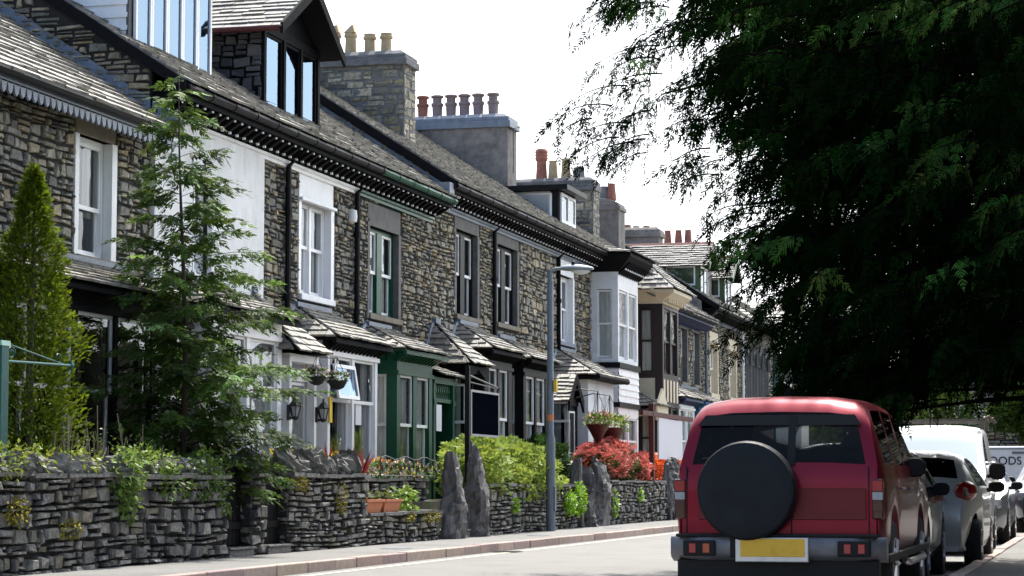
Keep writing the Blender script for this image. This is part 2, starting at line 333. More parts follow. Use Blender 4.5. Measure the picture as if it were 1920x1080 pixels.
# ------------------------------------------------------------------ windows, bays, roofs, chimneys
class Lts:                                  # sashes, panes and curtains of one window or bay
    def __init__(s): s.all = []; s.new()
    def new(s): s.sa = MB(); s.gl = MB(); s.cu = MB(); s.all.append((s.sa, s.gl, s.cu))
    def light(s, fr, u0, u1, v0, v1, n, fw=.045, split=.5, bars=0, cgap=.0, curt=True, one=False, drop=0):
        if s.gl.v or s.sa.v: s.new()
        def rect(a, b, c, d, n0, n1, w=fw):
            s.sa.obox(fr, a, a + w, c, d, n0, n1); s.sa.obox(fr, b - w, b, c, d, n0, n1)
            s.sa.obox(fr, a + w, b - w, c, c + w * 1.25, n0, n1); s.sa.obox(fr, a + w, b - w, d - w, d, n0, n1)
        vm = v0 + (v1 - v0) * split
        if one:
            rect(u0, u1, v0, v1, n - .045, n); s.gl.quad(*[fr(a, b, n - .025) for a, b in ((u0, v0), (u1, v0), (u1, v1), (u0, v1))])
        else:
            rect(u0, u1, vm - .03, v1, n - .045, n); rect(u0, u1, v0, vm + .03, n - .095, n - .05)
            s.gl.quad(*[fr(a, b, n - .02) for a, b in ((u0, vm), (u1, vm), (u1, v1), (u0, v1))])
            s.gl.quad(*[fr(a, b, n - .07) for a, b in ((u0, v0), (u1, v0), (u1, vm), (u0, vm))])
        if curt:
            a0, a1 = u0 + .02, u1 - .02; k = max(6, int((a1 - a0) / .035)); b0 = v0 + (v1 - v0) * drop
            top = []; bot = []
            for i in range(k + 1):
                u = a0 + (a1 - a0) * i / k; q = .022 * math.sin(i * 1.9 + u0) + .012 * math.sin(i * .7)
                m = (u - (a0 + a1) / 2) / (a1 - a0)
                if abs(m) < cgap / 2: continue
                top.append(fr(u, v1, n - .125 + q)); bot.append(fr(u + rnd(-.01, .01), b0, n - .125 + q * 1.2))
            for i in range(len(top) - 1):
                if (Vector(top[i]) - Vector(top[i + 1])).length < .09: s.cu.quad(bot[i], bot[i + 1], top[i + 1], top[i])
    def build(s, root, sm, curt='curtain', gl='glass'):
        for sa, g_, cu in s.all:
            if sa.v: sa.build('sash', sm, root)
            if g_.v: g_.build('pane', gl, root)
            if cu.v: cu.build('curtain', curt, root, smooth=True)
def window(H, fr, u0, u1, v0, v1, fm, sm, lights=2, rev=.16, split=.52, sill='sand', lintel=None, lh=.34, jamb=None, curt='curtain',
           cgap=.25, gl='glass', sillw=.1, mull=.13, fw=.045, one=False, label=None, drop=0, usecurt=True, hood=None):
    f = MB(); a = .07; n1 = -rev
    f.obox(fr, u0, u0 + a, v0, v1, n1 - .12, n1); f.obox(fr, u1 - a, u1, v0, v1, n1 - .12, n1)
    f.obox(fr, u0 + a, u1 - a, v1 - a, v1, n1 - .12, n1); f.obox(fr, u0 + a, u1 - a, v0, v0 + a * .8, n1 - .12, n1)
    L = Lts(); w = (u1 - u0 - 2 * a - mull * (lights - 1)) / lights
    for i in range(lights):
        x = u0 + a + i * (w + mull)
        if i: f.obox(fr, x - mull, x, v0 + a * .8, v1 - a, n1 - .12, n1 + .015)
        L.light(fr, x, x + w, v0 + a * .8, v1 - a, n1 - .015, fw, split, cgap=cgap, one=one, drop=drop, curt=usecurt)
    f.cm = 1; d = .75                                          # the dark room behind
    q = [(u0, v0), (u1, v0), (u1, v1), (u0, v1)]
    f.quad(*[fr(*p, n1 - d) for p in q])
    for p, r in zip(q, q[1:] + q[:1]): f.quad(fr(*p, n1 - .12), fr(*r, n1 - .12), fr(*r, n1 - d), fr(*p, n1 - d))
    o = f.build('window', [fm, 'room'], H)
    if label: o['label'] = label
    L.build(o, sm, curt, gl)
    if sill:
        s = MB(); s.obox(fr, u0 - .1, u1 + .1, v0 - sillw, v0, -rev, .085); s.build('sill', sill, o, bevel=.008)
    if lintel:
        s = MB(); s.obox(fr, u0 - .12, u1 + .1, v1, v1 + lh, -rev, .03)
        if hood: s.obox(fr, u0 - .14, u1 + .12, v1 - .05, v1, .0, .1)
        s.build('lintel', lintel, o, bevel=.008)
    if jamb:
        s = MB(); s.obox(fr, u1 - .005, u1 + .16, v0, v1, -rev, .03); s.build('jamb', jamb, o, bevel=.006); s = MB(); s.obox(fr, u0 - .12, u0 + .005, v0, v1, -rev, .03); s.build('jamb', jamb, o, bevel=.006)
    return o
def hiproof(parent, y0, y1, out, over, ze, zt, hl=True, hr=True, runl=None, runr=None, row=.16, name='bay_roof', wx=0.0, seed=5, mat_='slate'):
    zt -= .07
    X1 = -13 + out + over; X0 = -13 + wx; a, b = y0 - (over if hl else .05), y1 + (over if hr else .05); D = out + over - wx
    rl = (runl or D * .75) if hl else 0; rr = (runr or D * .75) if hr else 0
    m = MB(); sl = math.hypot(D, zt - ze)
    m.cm = 1
    A, B, C_, Dd = (X1, a, ze), (X1, b, ze), (X0, b - rr, zt), (X0, a + rl, zt)
    m.quad(A, B, C_, Dd)
    if hl: m.quad((X0, a, ze), A, Dd)
    if hr: m.quad((X0, b, ze), B, C_)
    m.cm = 0
    e = .012
    slates(m, (X1 + .03, a, ze + e), (0, 1, 0), (-D, 0, zt - ze), b - a, sl, row, rl, rr, seed=seed)
    if hl: slates(m, (X0, a - .03, ze + e), (1, 0, 0), (0, rl, zt - ze), D, math.hypot(rl, zt - ze), row, 0, D, seed=seed + 1)
    if hr: slates(m, (X0, b + .03, ze + e), (1, 0, 0), (0, -rr, zt - ze), D, math.hypot(rr, zt - ze), row, 0, D, seed=seed + 2)
    o = m.build(name, [mat_, 'black'], parent)
    l = MB(); l.fbox(wx - .02, wx + .12, a + rl - .1, b - rr + .1, zt - .03, zt + .06)
    if hl: l.tube([(X0 + .03, a - .02, ze + .05), (X0 + .03, a + rl, zt + .05)], .06, 6)
    if hr: l.tube([(X0 + .03, b + .02, ze + .05), (X0 + .03, b - rr, zt + .05)], .06, 6)
    l.build('flashing', 'lead', o)
    return o
def bay(H, y0, y1, out, z0, ze, zt, fm, sm, lights=2, sill=1.45, over=.25, hl=True, hr=True, head=.32, side_light=True, post=.14, mull=.12,
        curt='curtain', cgap=.3, brackets=True, split=.5, gl='glass', panel_mat=None, roof=True, label=None, one=False, base=None, drop=0, runl=None):
    f = MB(); fr = front(out); X = -13 + out; zh = ze - head
    f.fbox(0, out, y0, y1, zh, ze - .02)                                        # head
    f.fbox(out - post, out, y0, y0 + post, sill, zh); f.fbox(out - post, out, y1 - post, y1, sill, zh)
    f.fbox(0, .12, y0, y0 + .1, sill, zh); f.fbox(0, .12, y1 - .1, y1, sill, zh)
    f.fbox(0, out + .03, y0 - .03, y1 + .03, sill - .08, sill); f.fbox(0, out - .01, y0 + .01, y1 - .01, z0, sill - .08)
    f.fbox(out - .02, out + .035, y0 - .03, y1 + .03, zh - .02, zh + .05); f.fbox(0, out - .02, y0 - .035, y0, zh - .02, zh + .05)
    k = lights * 2
    for i in range(lights):                                                      # recessed-look panels under the sill
        w = (y1 - y0 - .2) / lights; a = y0 + .1 + i * w; f.fbox(out - .01, out + .012, a + .06, a + w - .06, z0 + .15, sill - .2)
    L = Lts(); w = (y1 - y0 - 2 * post - mull * (lights - 1)) / lights
    for i in range(lights):
        x = y0 + post + i * (w + mull)
        if i: f.fbox(out - .12, out, x - mull, x, sill, zh)
        L.light(fr, x, x + w, sill + .02, zh - .02, -.03, split=split, cgap=cgap, one=one, drop=drop)
    if side_light:
        L.light(side(y0), .12, out - post, sill + .02, zh - .02, -.03, split=split, cgap=0, drop=drop)
        L.light(lambda u, v, n: (-13 + u, y1 + n, v), .12, out - post, sill + .02, zh - .02, -.03, split=split, curt=False)
    else:
        f.fbox(.12, out - post, y0 + .01, y0 + .06, sill, zh); f.fbox(.12, out - post, y1 - .06, y1 - .01, sill, zh)
    f.cm = 1; f.fbox(.005, .06, y0 + .1, y1 - .1, sill, zh); f.fbox(.06, out - .16, y0 + .1, y1 - .1, sill - .001, sill + .012)
    o = f.build('bay_window', [fm, 'room'], H)
    if label: o['label'] = label
    L.build(o, sm, curt, gl)
    if roof:
        hiproof(o, y0, y1, out, over, ze, zt, hl, hr, seed=int(y0 * 7), runl=runl)
    c = MB(); X1 = out + over
    a, b = y0 - (over if hl else 0), y1 + (over if hr else 0)
    c.fbox(0, X1 - .02, a, b, ze - .05, ze - .015)
    c.fbox(X1 - .06, X1 + .0, a, b, ze - .1, ze - .045)
    if brackets:
        n = int((y1 - y0) / .2)
        for i in range(n + 1):
            y = y0 + .03 + (y1 - y0 - .06) * i / n
            c.prism([(X + .005, y - .035, ze - .21), (X + over * .75, y - .035, ze - .11), (X + over * .75, y - .035, ze - .05), (X + .005, y - .035, ze - .05)], (0, .07, 0))
        for i in range(4):
            u = -13 + .08 + (out - .12) * i / 3
            c.prism([(u, y0 - .005, ze - .21), (u, y0 - over * .75, ze - .11), (u, y0 - over * .75, ze - .05), (u, y0 - .005, ze - .05)], (.07, 0, 0))
    c.build('cornice', base or ('blackm' if fm != 'green' else 'green'), o)
    return o
def cornice(H, y0, y1, ze, zm, mould='white', fas='blackm', out=.5, dots=True, gutter='black'):
    c = MB(); c.fbox(0, out - .05, y0, y1, ze - .09, ze - .04); c.fbox(out - .07, out - .03, y0, y1, ze - .16, ze - .04)
    n = int((y1 - y0) / .3)
    ys = [y0 + .1 + (y1 - y0 - .2) * i / n for i in range(n + 1)]
    for y in ys:
        c.prism([(-12.995, y - .05, zm + .03), (-13 + out * .45, y - .05, ze - .3), (-13 + out - .08, y - .05, ze - .17), (-13 + out - .08, y - .05, ze - .09), (-12.995, y - .05, ze - .09)], (0, .1, 0))
    c.fbox(.0, .03, y0, y1, zm, ze - .09)
    o = c.build('eaves', fas, H)
    if dots:
        d = MB()
        for y in ys:
            d.box(-13 + out * .42, -13 + out * .42 + .04, y - .017, y + .017, ze - .335, ze - .3)
            d.box(-13 + out - .085, -13 + out - .06, y - .014, y + .014, ze - .205, ze - .178)
        d.build('bracket_pellets', 'white', o)
    m = MB(); m.fbox(0, .07, y0, y1, zm - .07, zm - .01); m.fbox(0, .11, y0, y1, zm - .01, zm + .035); m.build('moulding', mould, o)
    g = MB(); g.tube([(-13 + out + .03, y0, ze - .03), (-13 + out + .03, y1, ze - .03)], .065, 8)
    k = int((y1 - y0) / .9)
    for i in range(k + 1): g.tube([(-13 + out + .03, y0 + .02 + i * .9, ze - .03), (-13 + out + .03, y0 + .08 + i * .9, ze - .03)], .075, 8)
    g.build('gutter', gutter, o)
PITCH = .65
RIDGE = -17.2
def mainroof(H, y0, y1, ze, out=.5, holes=(), pitch=PITCH, verge=False, row=.24, ridge=RIDGE, mat_='slate'):
    m = MB(); X1 = -13 + out + .05; zr = ze + (X1 - ridge) * pitch; D = X1 - ridge
    m.cm = 1
    m.quad((X1, y0, ze), (X1, y1, ze), (ridge, y1, zr), (ridge, y0, zr)); m.quad((ridge, y0, zr), (ridge, y1, zr), (ridge - D, y1, ze), (ridge - D, y0, ze))
    m.cm = 0
    slates(m, (X1 + .02, y0, ze + .012), (0, 1, 0), (-1, 0, pitch), y1 - y0, math.hypot(D, zr - ze), row, seed=int(y0 * 3), wid=(.2, .42), th=.022)
    o = m.build('roof', [mat_, 'black'], H)
    r = MB()
    n = int((y1 - y0) / .45)
    for i in range(n): r.prism([(ridge - .2, y0 + i * .45, zr - .08), (ridge, y0 + i * .45, zr + .07), (ridge + .2, y0 + i * .45, zr - .08)], (0, .44, 0))
    r.build('ridge_tiles', 'greyclay', o)
    if verge:      # barge board on the exposed end
        v = MB(); y = y0
        v.prism([(X1, y - .06, ze - .16), (X1, y - .06, ze + .02), (ridge, y - .06, zr + .02), (ridge, y - .06, zr - .18)], (0, .06, 0))
        v.build('verge_board', 'blackm', o)
    return o
POTS = {}
def pot(parent, x, y, z, h, style, m):
    key = (style, m, h)
    if style == 'plain': pr = [(.13, 0), (.125, .1), (.115, h * .75), (.15, h * .78), (.15, h * .88), (.125, h * .9), (.135, h), (.1, h), (.09, h * .8)]
    elif style == 'taper': pr = [(.16, 0), (.15, .08), (.11, h * .96), (.13, h), (.09, h), (.08, h * .8)]
    elif style == 'ring': pr = [(.15, 0), (.15, .07), (.13, .1), (.14, h * .55), (.165, h * .58), (.165, h * .66), (.12, h * .7), (.12, h * .86), (.17, h * .9), (.17, h * .96), (.1, h), (.08, h * .7)]
    elif style == 'crown': pr = [(.2, 0), (.17, .08), (.14, h * .62), (.17, h * .66), (.19, h * .72), (.17, h * .76), (.19, h * .81), (.17, h * .86), (.19, h * .91), (.17, h * .96), (.13, h), (.1, h * .8)]
    elif style == 'square': pr = [(.2, 0), (.13, h), (.1, h), (.09, h * .7)]
    else: pr = [(.14, 0), (.135, .1), (.12, h * .6), (.15, h * .63), (.15, h * .7), (.13, h * .72), (.13, h * .75), (.1, h * .75)]
    b = MB(); b.lathe((x, y, z), pr, 4 if style == 'square' else 12)
    if style == 'cowl':
        b.prism([(x - .13, y - .13, z + h * .74), (x + .13, y - .13, z + h * .74), (x + .05, y - .05, z + h)], (0, .2, 0))
    o = b.build('chimney_pot', m, parent, smooth=(style != 'square'))
    return o
def chimney(H, x0, x1, y0, y1, z0, zs, zc, mt, capm, pots, cap=.08, quoins=False, round_=False, label=None):
    b = MB()
    if quoins:
        stones(b, lambda u, v, n: (u, y0 - n, v), x0, x1, z0, zs, ch=(.12, .28), ln=(.2, .6), dp=(.005, .02), seed=int(y0), pal=PAL_G)
        stones(b, lambda u, v, n: (x1 + n, u, v), y0, y1, z0, zs, ch=(.12, .28), ln=(.2, .6), dp=(.005, .02), seed=int(y0) + 5, pal=PAL_G)
    b.cm = 1; b.box(x0 + .01, x1, y0, y1, z0, zs)
    o = b.build('chimney', ['stone' if quoins else mt, mt], H)
    if label: o['label'] = label
    c = MB()
    if round_:
        c.box(x0 - .04, x1 + cap, y0 - cap, y1 + cap, zs, zs + .12); n = 8
        pts = [(x0, y0 - .02, zs + .12)] + [(x0 + (x1 - x0) * i / n, y0 - .02, zs + .12 + (zc - zs - .12) * math.sin(math.pi * (.12 + .76 * i / n))) for i in range(n + 1)] + [(x1, y0 - .02, zs + .12)]
        c.prism(pts, (0, y1 - y0 + .04, 0))
    else:
        h = zc - zs
        c.box(x0 - cap, x1 + cap, y0 - cap, y1 + cap, zs, zs + h * .55); c.box(x0 - cap * .5, x1 + cap * .5, y0 - cap * .5, y1 + cap * .5, zs + h * .55, zc - .04)
        c.prism([(x0 - cap * .4, y0 - .02, zc - .04), (x1 + cap * .4, y0 - .02, zc - .04), (x1 - .1, y0 + .1, zc + .06), (x0 + .1, y0 + .1, zc + .06)], (0, y1 - y0, 0))
    c.build('chimney_cap', capm, o, bevel=.015)
    for (x, h, st, m) in pots: pot(o, x, (y0 + y1) / 2, zc - .02, h, st, m)
    return o
def downpipe(H, y, z0, z1, m='black', out=.1, r=.05):
    b = MB(); b.tube([(-13 + .45, y, z1 + .3), (-13 + out, y, z1), (-13 + out, y, z0)], r, 8)
    for k in range(4):
        z = z0 + .6 + k * 1.4
        if z < z1: b.tube([(-13 + out, y, z), (-13 + out, y, z + .1)], r * 1.35, 8); b.fbox(0, out, y - .06, y + .06, z + .02, z + .06)
    b.build('downpipe', m, H)
def aerial(parent, x, y, z, h, m='iron', sz=.45, flip=1):
    b = MB(); b.tube([(x, y, z), (x, y, z + h)], .012, 5)
    b.tube([(x - sz * flip * .3, y, z + h - .03), (x + sz * flip, y - .1, z + h + .06)], .008, 4)
    for i in range(7):
        q = x - sz * flip * .3 + sz * flip * 1.3 * i / 6; w = .12 if i else .2
        b.tube([(q, y - w, z + h - .03 + i * .015), (q, y + w, z + h - .03 + i * .015)], .005, 4)
    b.tube([(x - sz * flip * .3, y, z + h - .16), (x - sz * flip * .3, y, z + h + .12)], .014, 4)
    b.build('aerial', m, parent)
def stonewall(H, y0, y1, z0, z1, holes, seed=1, plainm=None):
    R = random.Random(seed); w_ = R.uniform(-.09, .06); k_ = R.uniform(.85, 1.15); hs = R.uniform(.85, 1.2)
    pal = [(a * k_ * (1 + w_), b_ * k_ * (1 + w_ * .5), c * k_) for a, b_, c in PAL_H] + [(1.4, 1.2, .9), (.45, .45, .48), (.8, .84, .9)]
    b = MB(); b.cm = 1; panel(b, front(0), y0, y1, z0, z1, holes)
    b.box(-13 - 8.4, -13.75, y0 + .02, y1 - .02, z0, z1)
    b.cm = 0
    if plainm is None: stones(b, front(0.005), y0, y1, z0, z1, [(h[0] - .14, h[1] + .17, h[2] - .12, h[3] + .38) for h in holes], seed=seed, pal=pal, ch=(.06 * hs, .19 * hs), ln=(.12, .46 * hs))
    return b.build('wall', ['stone' if plainm is None else plainm, 'mortar' if plainm is None else plainm], H)
def gable_end(H, y, ze, zlo, flash_dz, pitch=PITCH, out=.5, seed=4, name='gable_wall'):
    """the bit of end wall that shows above a lower neighbour's roof"""
    X1 = -13 + out; zr = lambda X: ze + (X1 - X) * pitch
    b = MB(); b.cm = 1; b.prism([(-13.0, y - .004, zlo), (-13.0, y - .004, zr(-13.0) - .1), (RIDGE, y - .004, zr(RIDGE) - .1), (RIDGE, y - .004, zlo)], (0, .1, 0))
    b.cm = 0; stones(b, lambda u, v, n: (-13 - u, y - n, v), 0, 13 * 0 + (-13 - RIDGE), zlo, zr(RIDGE), inside=lambda u, v: v < zr(-13 - u) - .16, seed=seed, ch=(.07, .15), ln=(.15, .5))
    o = b.build(name, ['stone', 'mortar'], H)
    f = MB(); zl = lambda X: ze - flash_dz + (X1 - X) * pitch     # lead where the lower roof meets it
    f.prism([(X1, y - .03, zl(X1) - .02), (X1, y - .03, zl(X1) + .2), (RIDGE, y - .03, zl(RIDGE) + .2), (RIDGE, y - .03, zl(RIDGE) - .02)], (0, .03, 0))
    f.prism([(X1, y - .2, zl(X1) + .02), (X1, y - .2, zl(X1) + .06), (RIDGE, y - .2, zl(RIDGE) + .06), (RIDGE, y - .2, zl(RIDGE) + .02)], (0, .2, 0))
    f.build('flashing', 'lead', o)
GH = 'terraced houses along the street'
def house(label, yc): return thing('terraced_house', label, 'house', (-13, yc, 0), GH)
def boards(mb, fr, u0, u1, v0, v1, h=.15, n=.0, top=None):
    v = v0
    while v < v1 - .02:
        vv = min(v + h, v1); q = [fr(u0, v, n + .03), fr(u1, v, n + .03), fr(u1, vv, n + .004), fr(u0, vv, n + .004)]
        mb.add(q + [fr(u0, v, n - .02), fr(u1, v, n - .02)], [(0, 1, 2, 3), (0, 4, 5, 1)]); v = vv

# ------------------------------------------------------------------ house with the scalloped eave board (left edge)
H1 = house('grey slate-stone house with a pale scalloped eave board, at the left edge', 24)
w1 = (27.42, 28.45, 4.0, 5.6)
stonewall(H1, 17.5, 29.74, .3, 5.8, [w1], seed=21)
window(H1, front(0), *w1, 'upvc', 'upvc', 1, rev=.1, split=.42, sill='sand', lintel='sand', lh=.36, jamb='white', cgap=.35, sillw=.16, drop=.35)
mainroof(H1, 17.5, 29.7, 5.92, out=.42)
sc = MB(); Xs = -13 + .42
sc.box(Xs - .03, Xs, 17.5, 29.6, 5.78, 5.86)
y = 17.5
while y < 29.55:
    sc.prism([(Xs - .03, y, 5.8), (Xs - .03, y + .035, 5.68), (Xs - .03, y + .08, 5.645), (Xs - .03, y + .125, 5.68), (Xs - .03, y + .16, 5.8)], (.03, 0, 0)); y += .165
sc.build('scalloped_board', 'lead', H1)
g = MB(); g.tube([(Xs + .05, 17.5, 5.9), (Xs + .05, 29.6, 5.9)], .065, 8); g.build('gutter', 'black', H1)
bay(H1, 23.2, 29.3, .85, .4, 3.45, 3.98, 'blackm', 'white', 5, sill=1.2, over=.25, hl=False, hr=True, head=.3, cgap=.9, brackets=False, curt='curtaing')

# ------------------------------------------------------------------ house with the white rendered bay of wall
H2 = house('slate-stone house with a white rendered wall strip and two roof dormers', 34)
sw = (31.16, 31.92, 4.1, 5.55); w2 = (35.98, 37.5, 4.17, 5.78)
stonewall(H2, 29.78, 38.8, .3, 6.3, [sw, w2], seed=31)
r = MB(); panel(r, front(.075), 29.78, 34.1, .3, 6.22, [sw], rev=.1); r.fbox(0, .075, 34.1, 34.104, .3, 6.22); r.fbox(0, .075, 29.776, 29.78, .3, 6.22)
r.fbox(.0, .1, sw[0] - .05, sw[1] + .06, 5.56, 5.74)
r.build('render_coat', 'render', H2)
window(H2, front(.07), *sw, 'upvc', 'upvc', 2, rev=.14, split=.6, sill='white', cgap=.4, mull=.05)
window(H2, front(0), *w2, 'upvc', 'upvc', 2, rev=.1, split=.52, sill='white', lintel='white', lh=.44, jamb='upvc', curt='curtain', cgap=.35, hood=True, mull=.1)
cornice(H2, 29.75, 38.78, 6.62, 6.25, 'white')
mainroof(H2, 29.75, 38.8, 6.66, verge=True)
gable_end(H2, 29.78, 6.66, 5.7, .75, seed=8)
downpipe(H2, 35.15, .6, 6.2); downpipe(H2, 38.72, .6, 6.2)
# flat-roofed dormer with white boarded cheek
D = MB(); X = -13.66
zb = lambda x, ze=6.66: ze + (-12.45 - x) * PITCH
D.cm = 0
boards(D, lambda u, v, n: (X - u, 30.42 - n, v), 0, 2.6, 7.2, 8.75, .19)
D.cm = 1; D.box(X - 2.6, X - .02, 30.43, 33.52, 7.2, 8.74)
D.cm = 2; D.box(X - .02, X + .02, 30.4, 30.52, 7.16, 8.74); D.box(X - .02, X + .02, 33.45, 33.54, 7.3, 8.74); D.box(X - .02, X + .03, 30.4, 33.54, 7.1, 7.34)
D.cm = 3; D.box(X - 2.8, X + .2, 30.25, 33.7, 8.74, 8.9)
dm = D.build('dormer', ['white', 'mortar', 'slatehang', 'blackm'], H2); dm['label'] = 'flat-roofed dormer with white boarded cheek'
L = Lts(); fr = lambda u, v, n: (X + .03 + n, u, v)
for i in range(5):
    a = 30.53 + i * .585; L.light(fr, a, a + .575, 7.36, 8.7, .05, fw=.06, one=True, cgap=.5)
L.build(dm, 'upvc', 'curtain', 'dglass')
# gabled dormer with hung-slate cheek
D = MB(); X = -13.36; y0, y1 = 35.1, 37.85; ym = (y0 + y1) / 2
D.cm = 1; D.box(X - 2.2, X - .03, y0 + .02, y1 - .02, 7.0, 8.55)
D.prism([(X - .04, y0, 8.5), (X - .04, y1, 8.5), (X - .04, ym, 9.3)], (.05, 0, 0))
D.box(X - .03, X + .04, y0, y0 + .1, 7.05, 8.6); D.box(X - .03, X + .04, y1 - .1, y1, 7.05, 8.6); D.box(X - .03, X + .06, y0, y1, 7.0, 7.16); D.box(X - .03, X + .04, y0 + .1, y1 - .1, 8.46, 8.6)
for q in (.34, .67): D.box(X - .03, X + .045, y0 + .1 + q * 2.55 - .05, y0 + .1 + q * 2.55 + .05, 7.16, 8.46)
D.cm = 0
stones(D, lambda u, v, n: (X - u, y0 - n, v), 0, 2.2, 7.1, 8.55, ch=(.17, .2), ln=(.25, .4), dp=(.01, .02), gap=.006, seed=77, pal=[(.8, .8, .85), (1, 1, 1), (1.4, 1.35, 1.3), (.6, .6, .65)])
dm = D.build('dormer', ['slatehang', 'blackm'], H2); dm['label'] = 'gabled dormer with hung-slate cheek'
L = Lts(); fr = lambda u, v, n: (X + .0 + n, u, v)
for i in range(3):
    a = y0 + .1 + i * .855; L.light(fr, a + (.05 if i else 0), a + .82, 7.16, 8.46, .01, fw=.05, one=True, curt=False)
L.build(dm, 'blackm', 'curtain', 'dglass')
D = MB(); D.cm = 1
for s, ya in ((-1, y0 - .25), (1, y1 + .12)):
    zl = 8.46; zr_ = 9.45; D.quad((X + .45, ya, zl), (X + .45, ym, zr_), (X - 3.4, ym, zr_), (X - 3.4, ya, zl))
D.cm = 0
slates(D, (X - 3.4, y0 - .27, 8.47), (1, 0, 0), (0, ym - y0 + .25, .99), 3.85, math.hypot(ym - y0 + .25, .99), .2, seed=55)
slates(D, (X - 3.4, y1 + .13, 8.47), (1, 0, 0), (0, -(y1 - ym + .12), .99), 3.85, math.hypot(y1 - ym + .12, .99), .2, seed=56)
dr = D.build('dormer_roof', ['slate', 'blackm'], dm)
b = MB()
for s, ya in ((-1, y0 - .3), (1, y1 + .15)):
    b.prism([(X + .42, ya, 8.34), (X + .42, ya, 8.52), (X + .42, ym, 9.52), (X + .42, ym, 9.32)], (.05, 0, 0))
b.build('barge_board', 'blackm', dm)
b = MB(); b.tube([(X - 2.4, y0 - .3, 8.44), (X + .4, y0 - .3, 8.44)], .05, 8); b.build('gutter', 'maroon', dm)
# ground floor: left bay, porch and right bay
bay(H2, 30.2, 33.0, .8, .5, 3.5, 4.05, 'upvc', 'upvc', 2, sill=1.25, over=.25, curt='blind', cgap=0, brackets=False, post=.18, split=.62)
P = MB()
for y in (33.35, 34.5): P.fbox(.7, .82, y - .05, y + .05, .5, 3.0)
P.fbox(.0, .84, 33.27, 34.6, 2.9, 3.02); P.fbox(0, .02, 33.3, 34.7, .5, 2.95)
P.fbox(.62, .7, 33.4, 33.5, .5, 2.95); P.fbox(.62, .7, 34.5, 34.6, .5, 2.95); P.fbox(.62, .69, 33.5, 34.5, 2.62, 2.7); P.fbox(.62, .69, 33.5, 34.5, .5, .62)
P.fbox(.0, .84, 33.25, 33.28, .5, 2.95)
po = P.build('porch', 'upvc', H2)
L = Lts(); L.light(front(.66), 33.52, 34.48, .64, 2.6, 0, one=True, cgap=.75); L.light(front(.66), 33.52, 34.48, 2.7, 2.94, 0, one=True, curt=False); L.build(po, 'upvc', 'curtain')
hiproof(po, 33.1, 34.25, .85, .22, 3.05, 4.1, seed=17, name='porch_roof')
for y in (33.12, 34.42):
    lb = MB(); c = (-13 + .98, y, 2.1)
    lb.fbox(.86, .9, y - .05, y + .05, 1.98, 2.22); lb.tube([(-12.12, y, 2.03), (c[0], c[1], 1.99)], .015, 6)
    lb.lathe(c, [(.02, -.12), (.055, -.1), (.06, -.07), (.05, -.06)], 6); lb.lathe(c, [(.1, .09), (.105, .11), (.06, .17), (.02, .2), (.012, .27)], 6)
    for k in range(6):
        t = math.pi * k / 3; lb.tube([(c[0] + .05 * math.cos(t), c[1] + .05 * math.sin(t), c[2] - .07), (c[0] + .092 * math.cos(t), c[1] + .092 * math.sin(t), c[2] + .1)], .007, 4)
    lo = lb.build('wall_lantern', 'iron', H2); gb = MB(); gb.lathe(c, [(.044, -.06), (.08, .09)], 6); gb.build('lantern_glass', 'clear', lo)
bay(H2, 35.15, 37.75, .8, .5, 3.38, 4.02, 'upvc', 'upvc', 2, sill=1.2, over=.22, head=.27, cgap=.5, split=.62, side_light=False, post=.12, mull=.12, curt='curtaing', base='blackm')
oc = MB(); fo = lambda u, v, n: (-13 + .82 + n + (2.98 - v) * .16, u, v)
for q in ((35.3, 35.36, 2.4, 2.96), (36.3, 36.36, 2.4, 2.96), (35.36, 36.3, 2.4, 2.46), (35.36, 36.3, 2.9, 2.96)): oc.obox(fo, *q, 0, .04)
oc = oc.build('open_casement', 'upvc', H2); og = MB(); og.quad(fo(35.36, 2.46, .02), fo(36.3, 2.46, .02), fo(36.3, 2.9, .02), fo(35.36, 2.9, .02)); og.build('pane', 'dglass', oc)
s = MB(); s.fbox(.81, .83, 35.17, 35.3, 2.0, 2.42); s.build('notice', 'yellow', H2)
s = MB(); s.fbox(.735, .745, 36.75, 37.05, 2.0, 2.35); s.build('paper_notice', 'wboard', H2)

# ------------------------------------------------------------------ green house
H3 = house('slate-stone house with dark green window, bay and porch', 41)
w3 = (39.66, 41.42, 4.1, 5.72)
stonewall(H3, 38.8, 43.6, .3, 6.3, [w3], seed=41)
window(H3, front(0), *w3, 'green', 'white', 2, rev=.09, split=.5, sill='sand', lintel='greystone', lh=.42, jamb='greystone', mull=.3, hood=False, cgap=.6)
cornice(H3, 38.8, 43.55, 6.62, 6.25, 'green', gutter='green')
mainroof(H3, 38.8, 43.6, 6.66)
b = MB(); b.lathe((-12.93, 38.5, 5.75), [(.02, -.13), (.09, -.1), (.1, 0), (.09, .1), (.02, .13)], 10); b.build('alarm_box', 'white', H3, smooth=True)
bay(H3, 38.95, 41.15, .78, .5, 3.4, 3.95, 'green', 'white', 2, sill=1.15, over=.26, curt='curtain', cgap=.35, post=.2, mull=.22, head=.42)
P = MB()
for y in (41.45, 42.75): P.fbox(.62, .74, y - .06, y + .06, .5, 2.95); P.fbox(.6, .76, y - .09, y + .09, 2.5, 2.6)
P.fbox(0, .76, 41.38, 42.82, 2.9, 3.02); P.fbox(.62, .72, 41.5, 42.7, 2.55, 2.62)
for i in range(9): P.tube([(-13 + .67, 41.58 + i * .13, 2.62), (-13 + .67, 41.58 + i * .13, 2.7), (-13 + .67, 41.58 + i * .13, 2.76), (-13 + .67, 41.58 + i * .13, 2.9)], [.03, .018, .035, .02], 6)
P.fbox(0, .05, 41.45, 42.75, .5, 2.6); P.fbox(0, .7, 42.72, 42.76, .5, 2.6)
po = P.build('porch', 'green', H3)
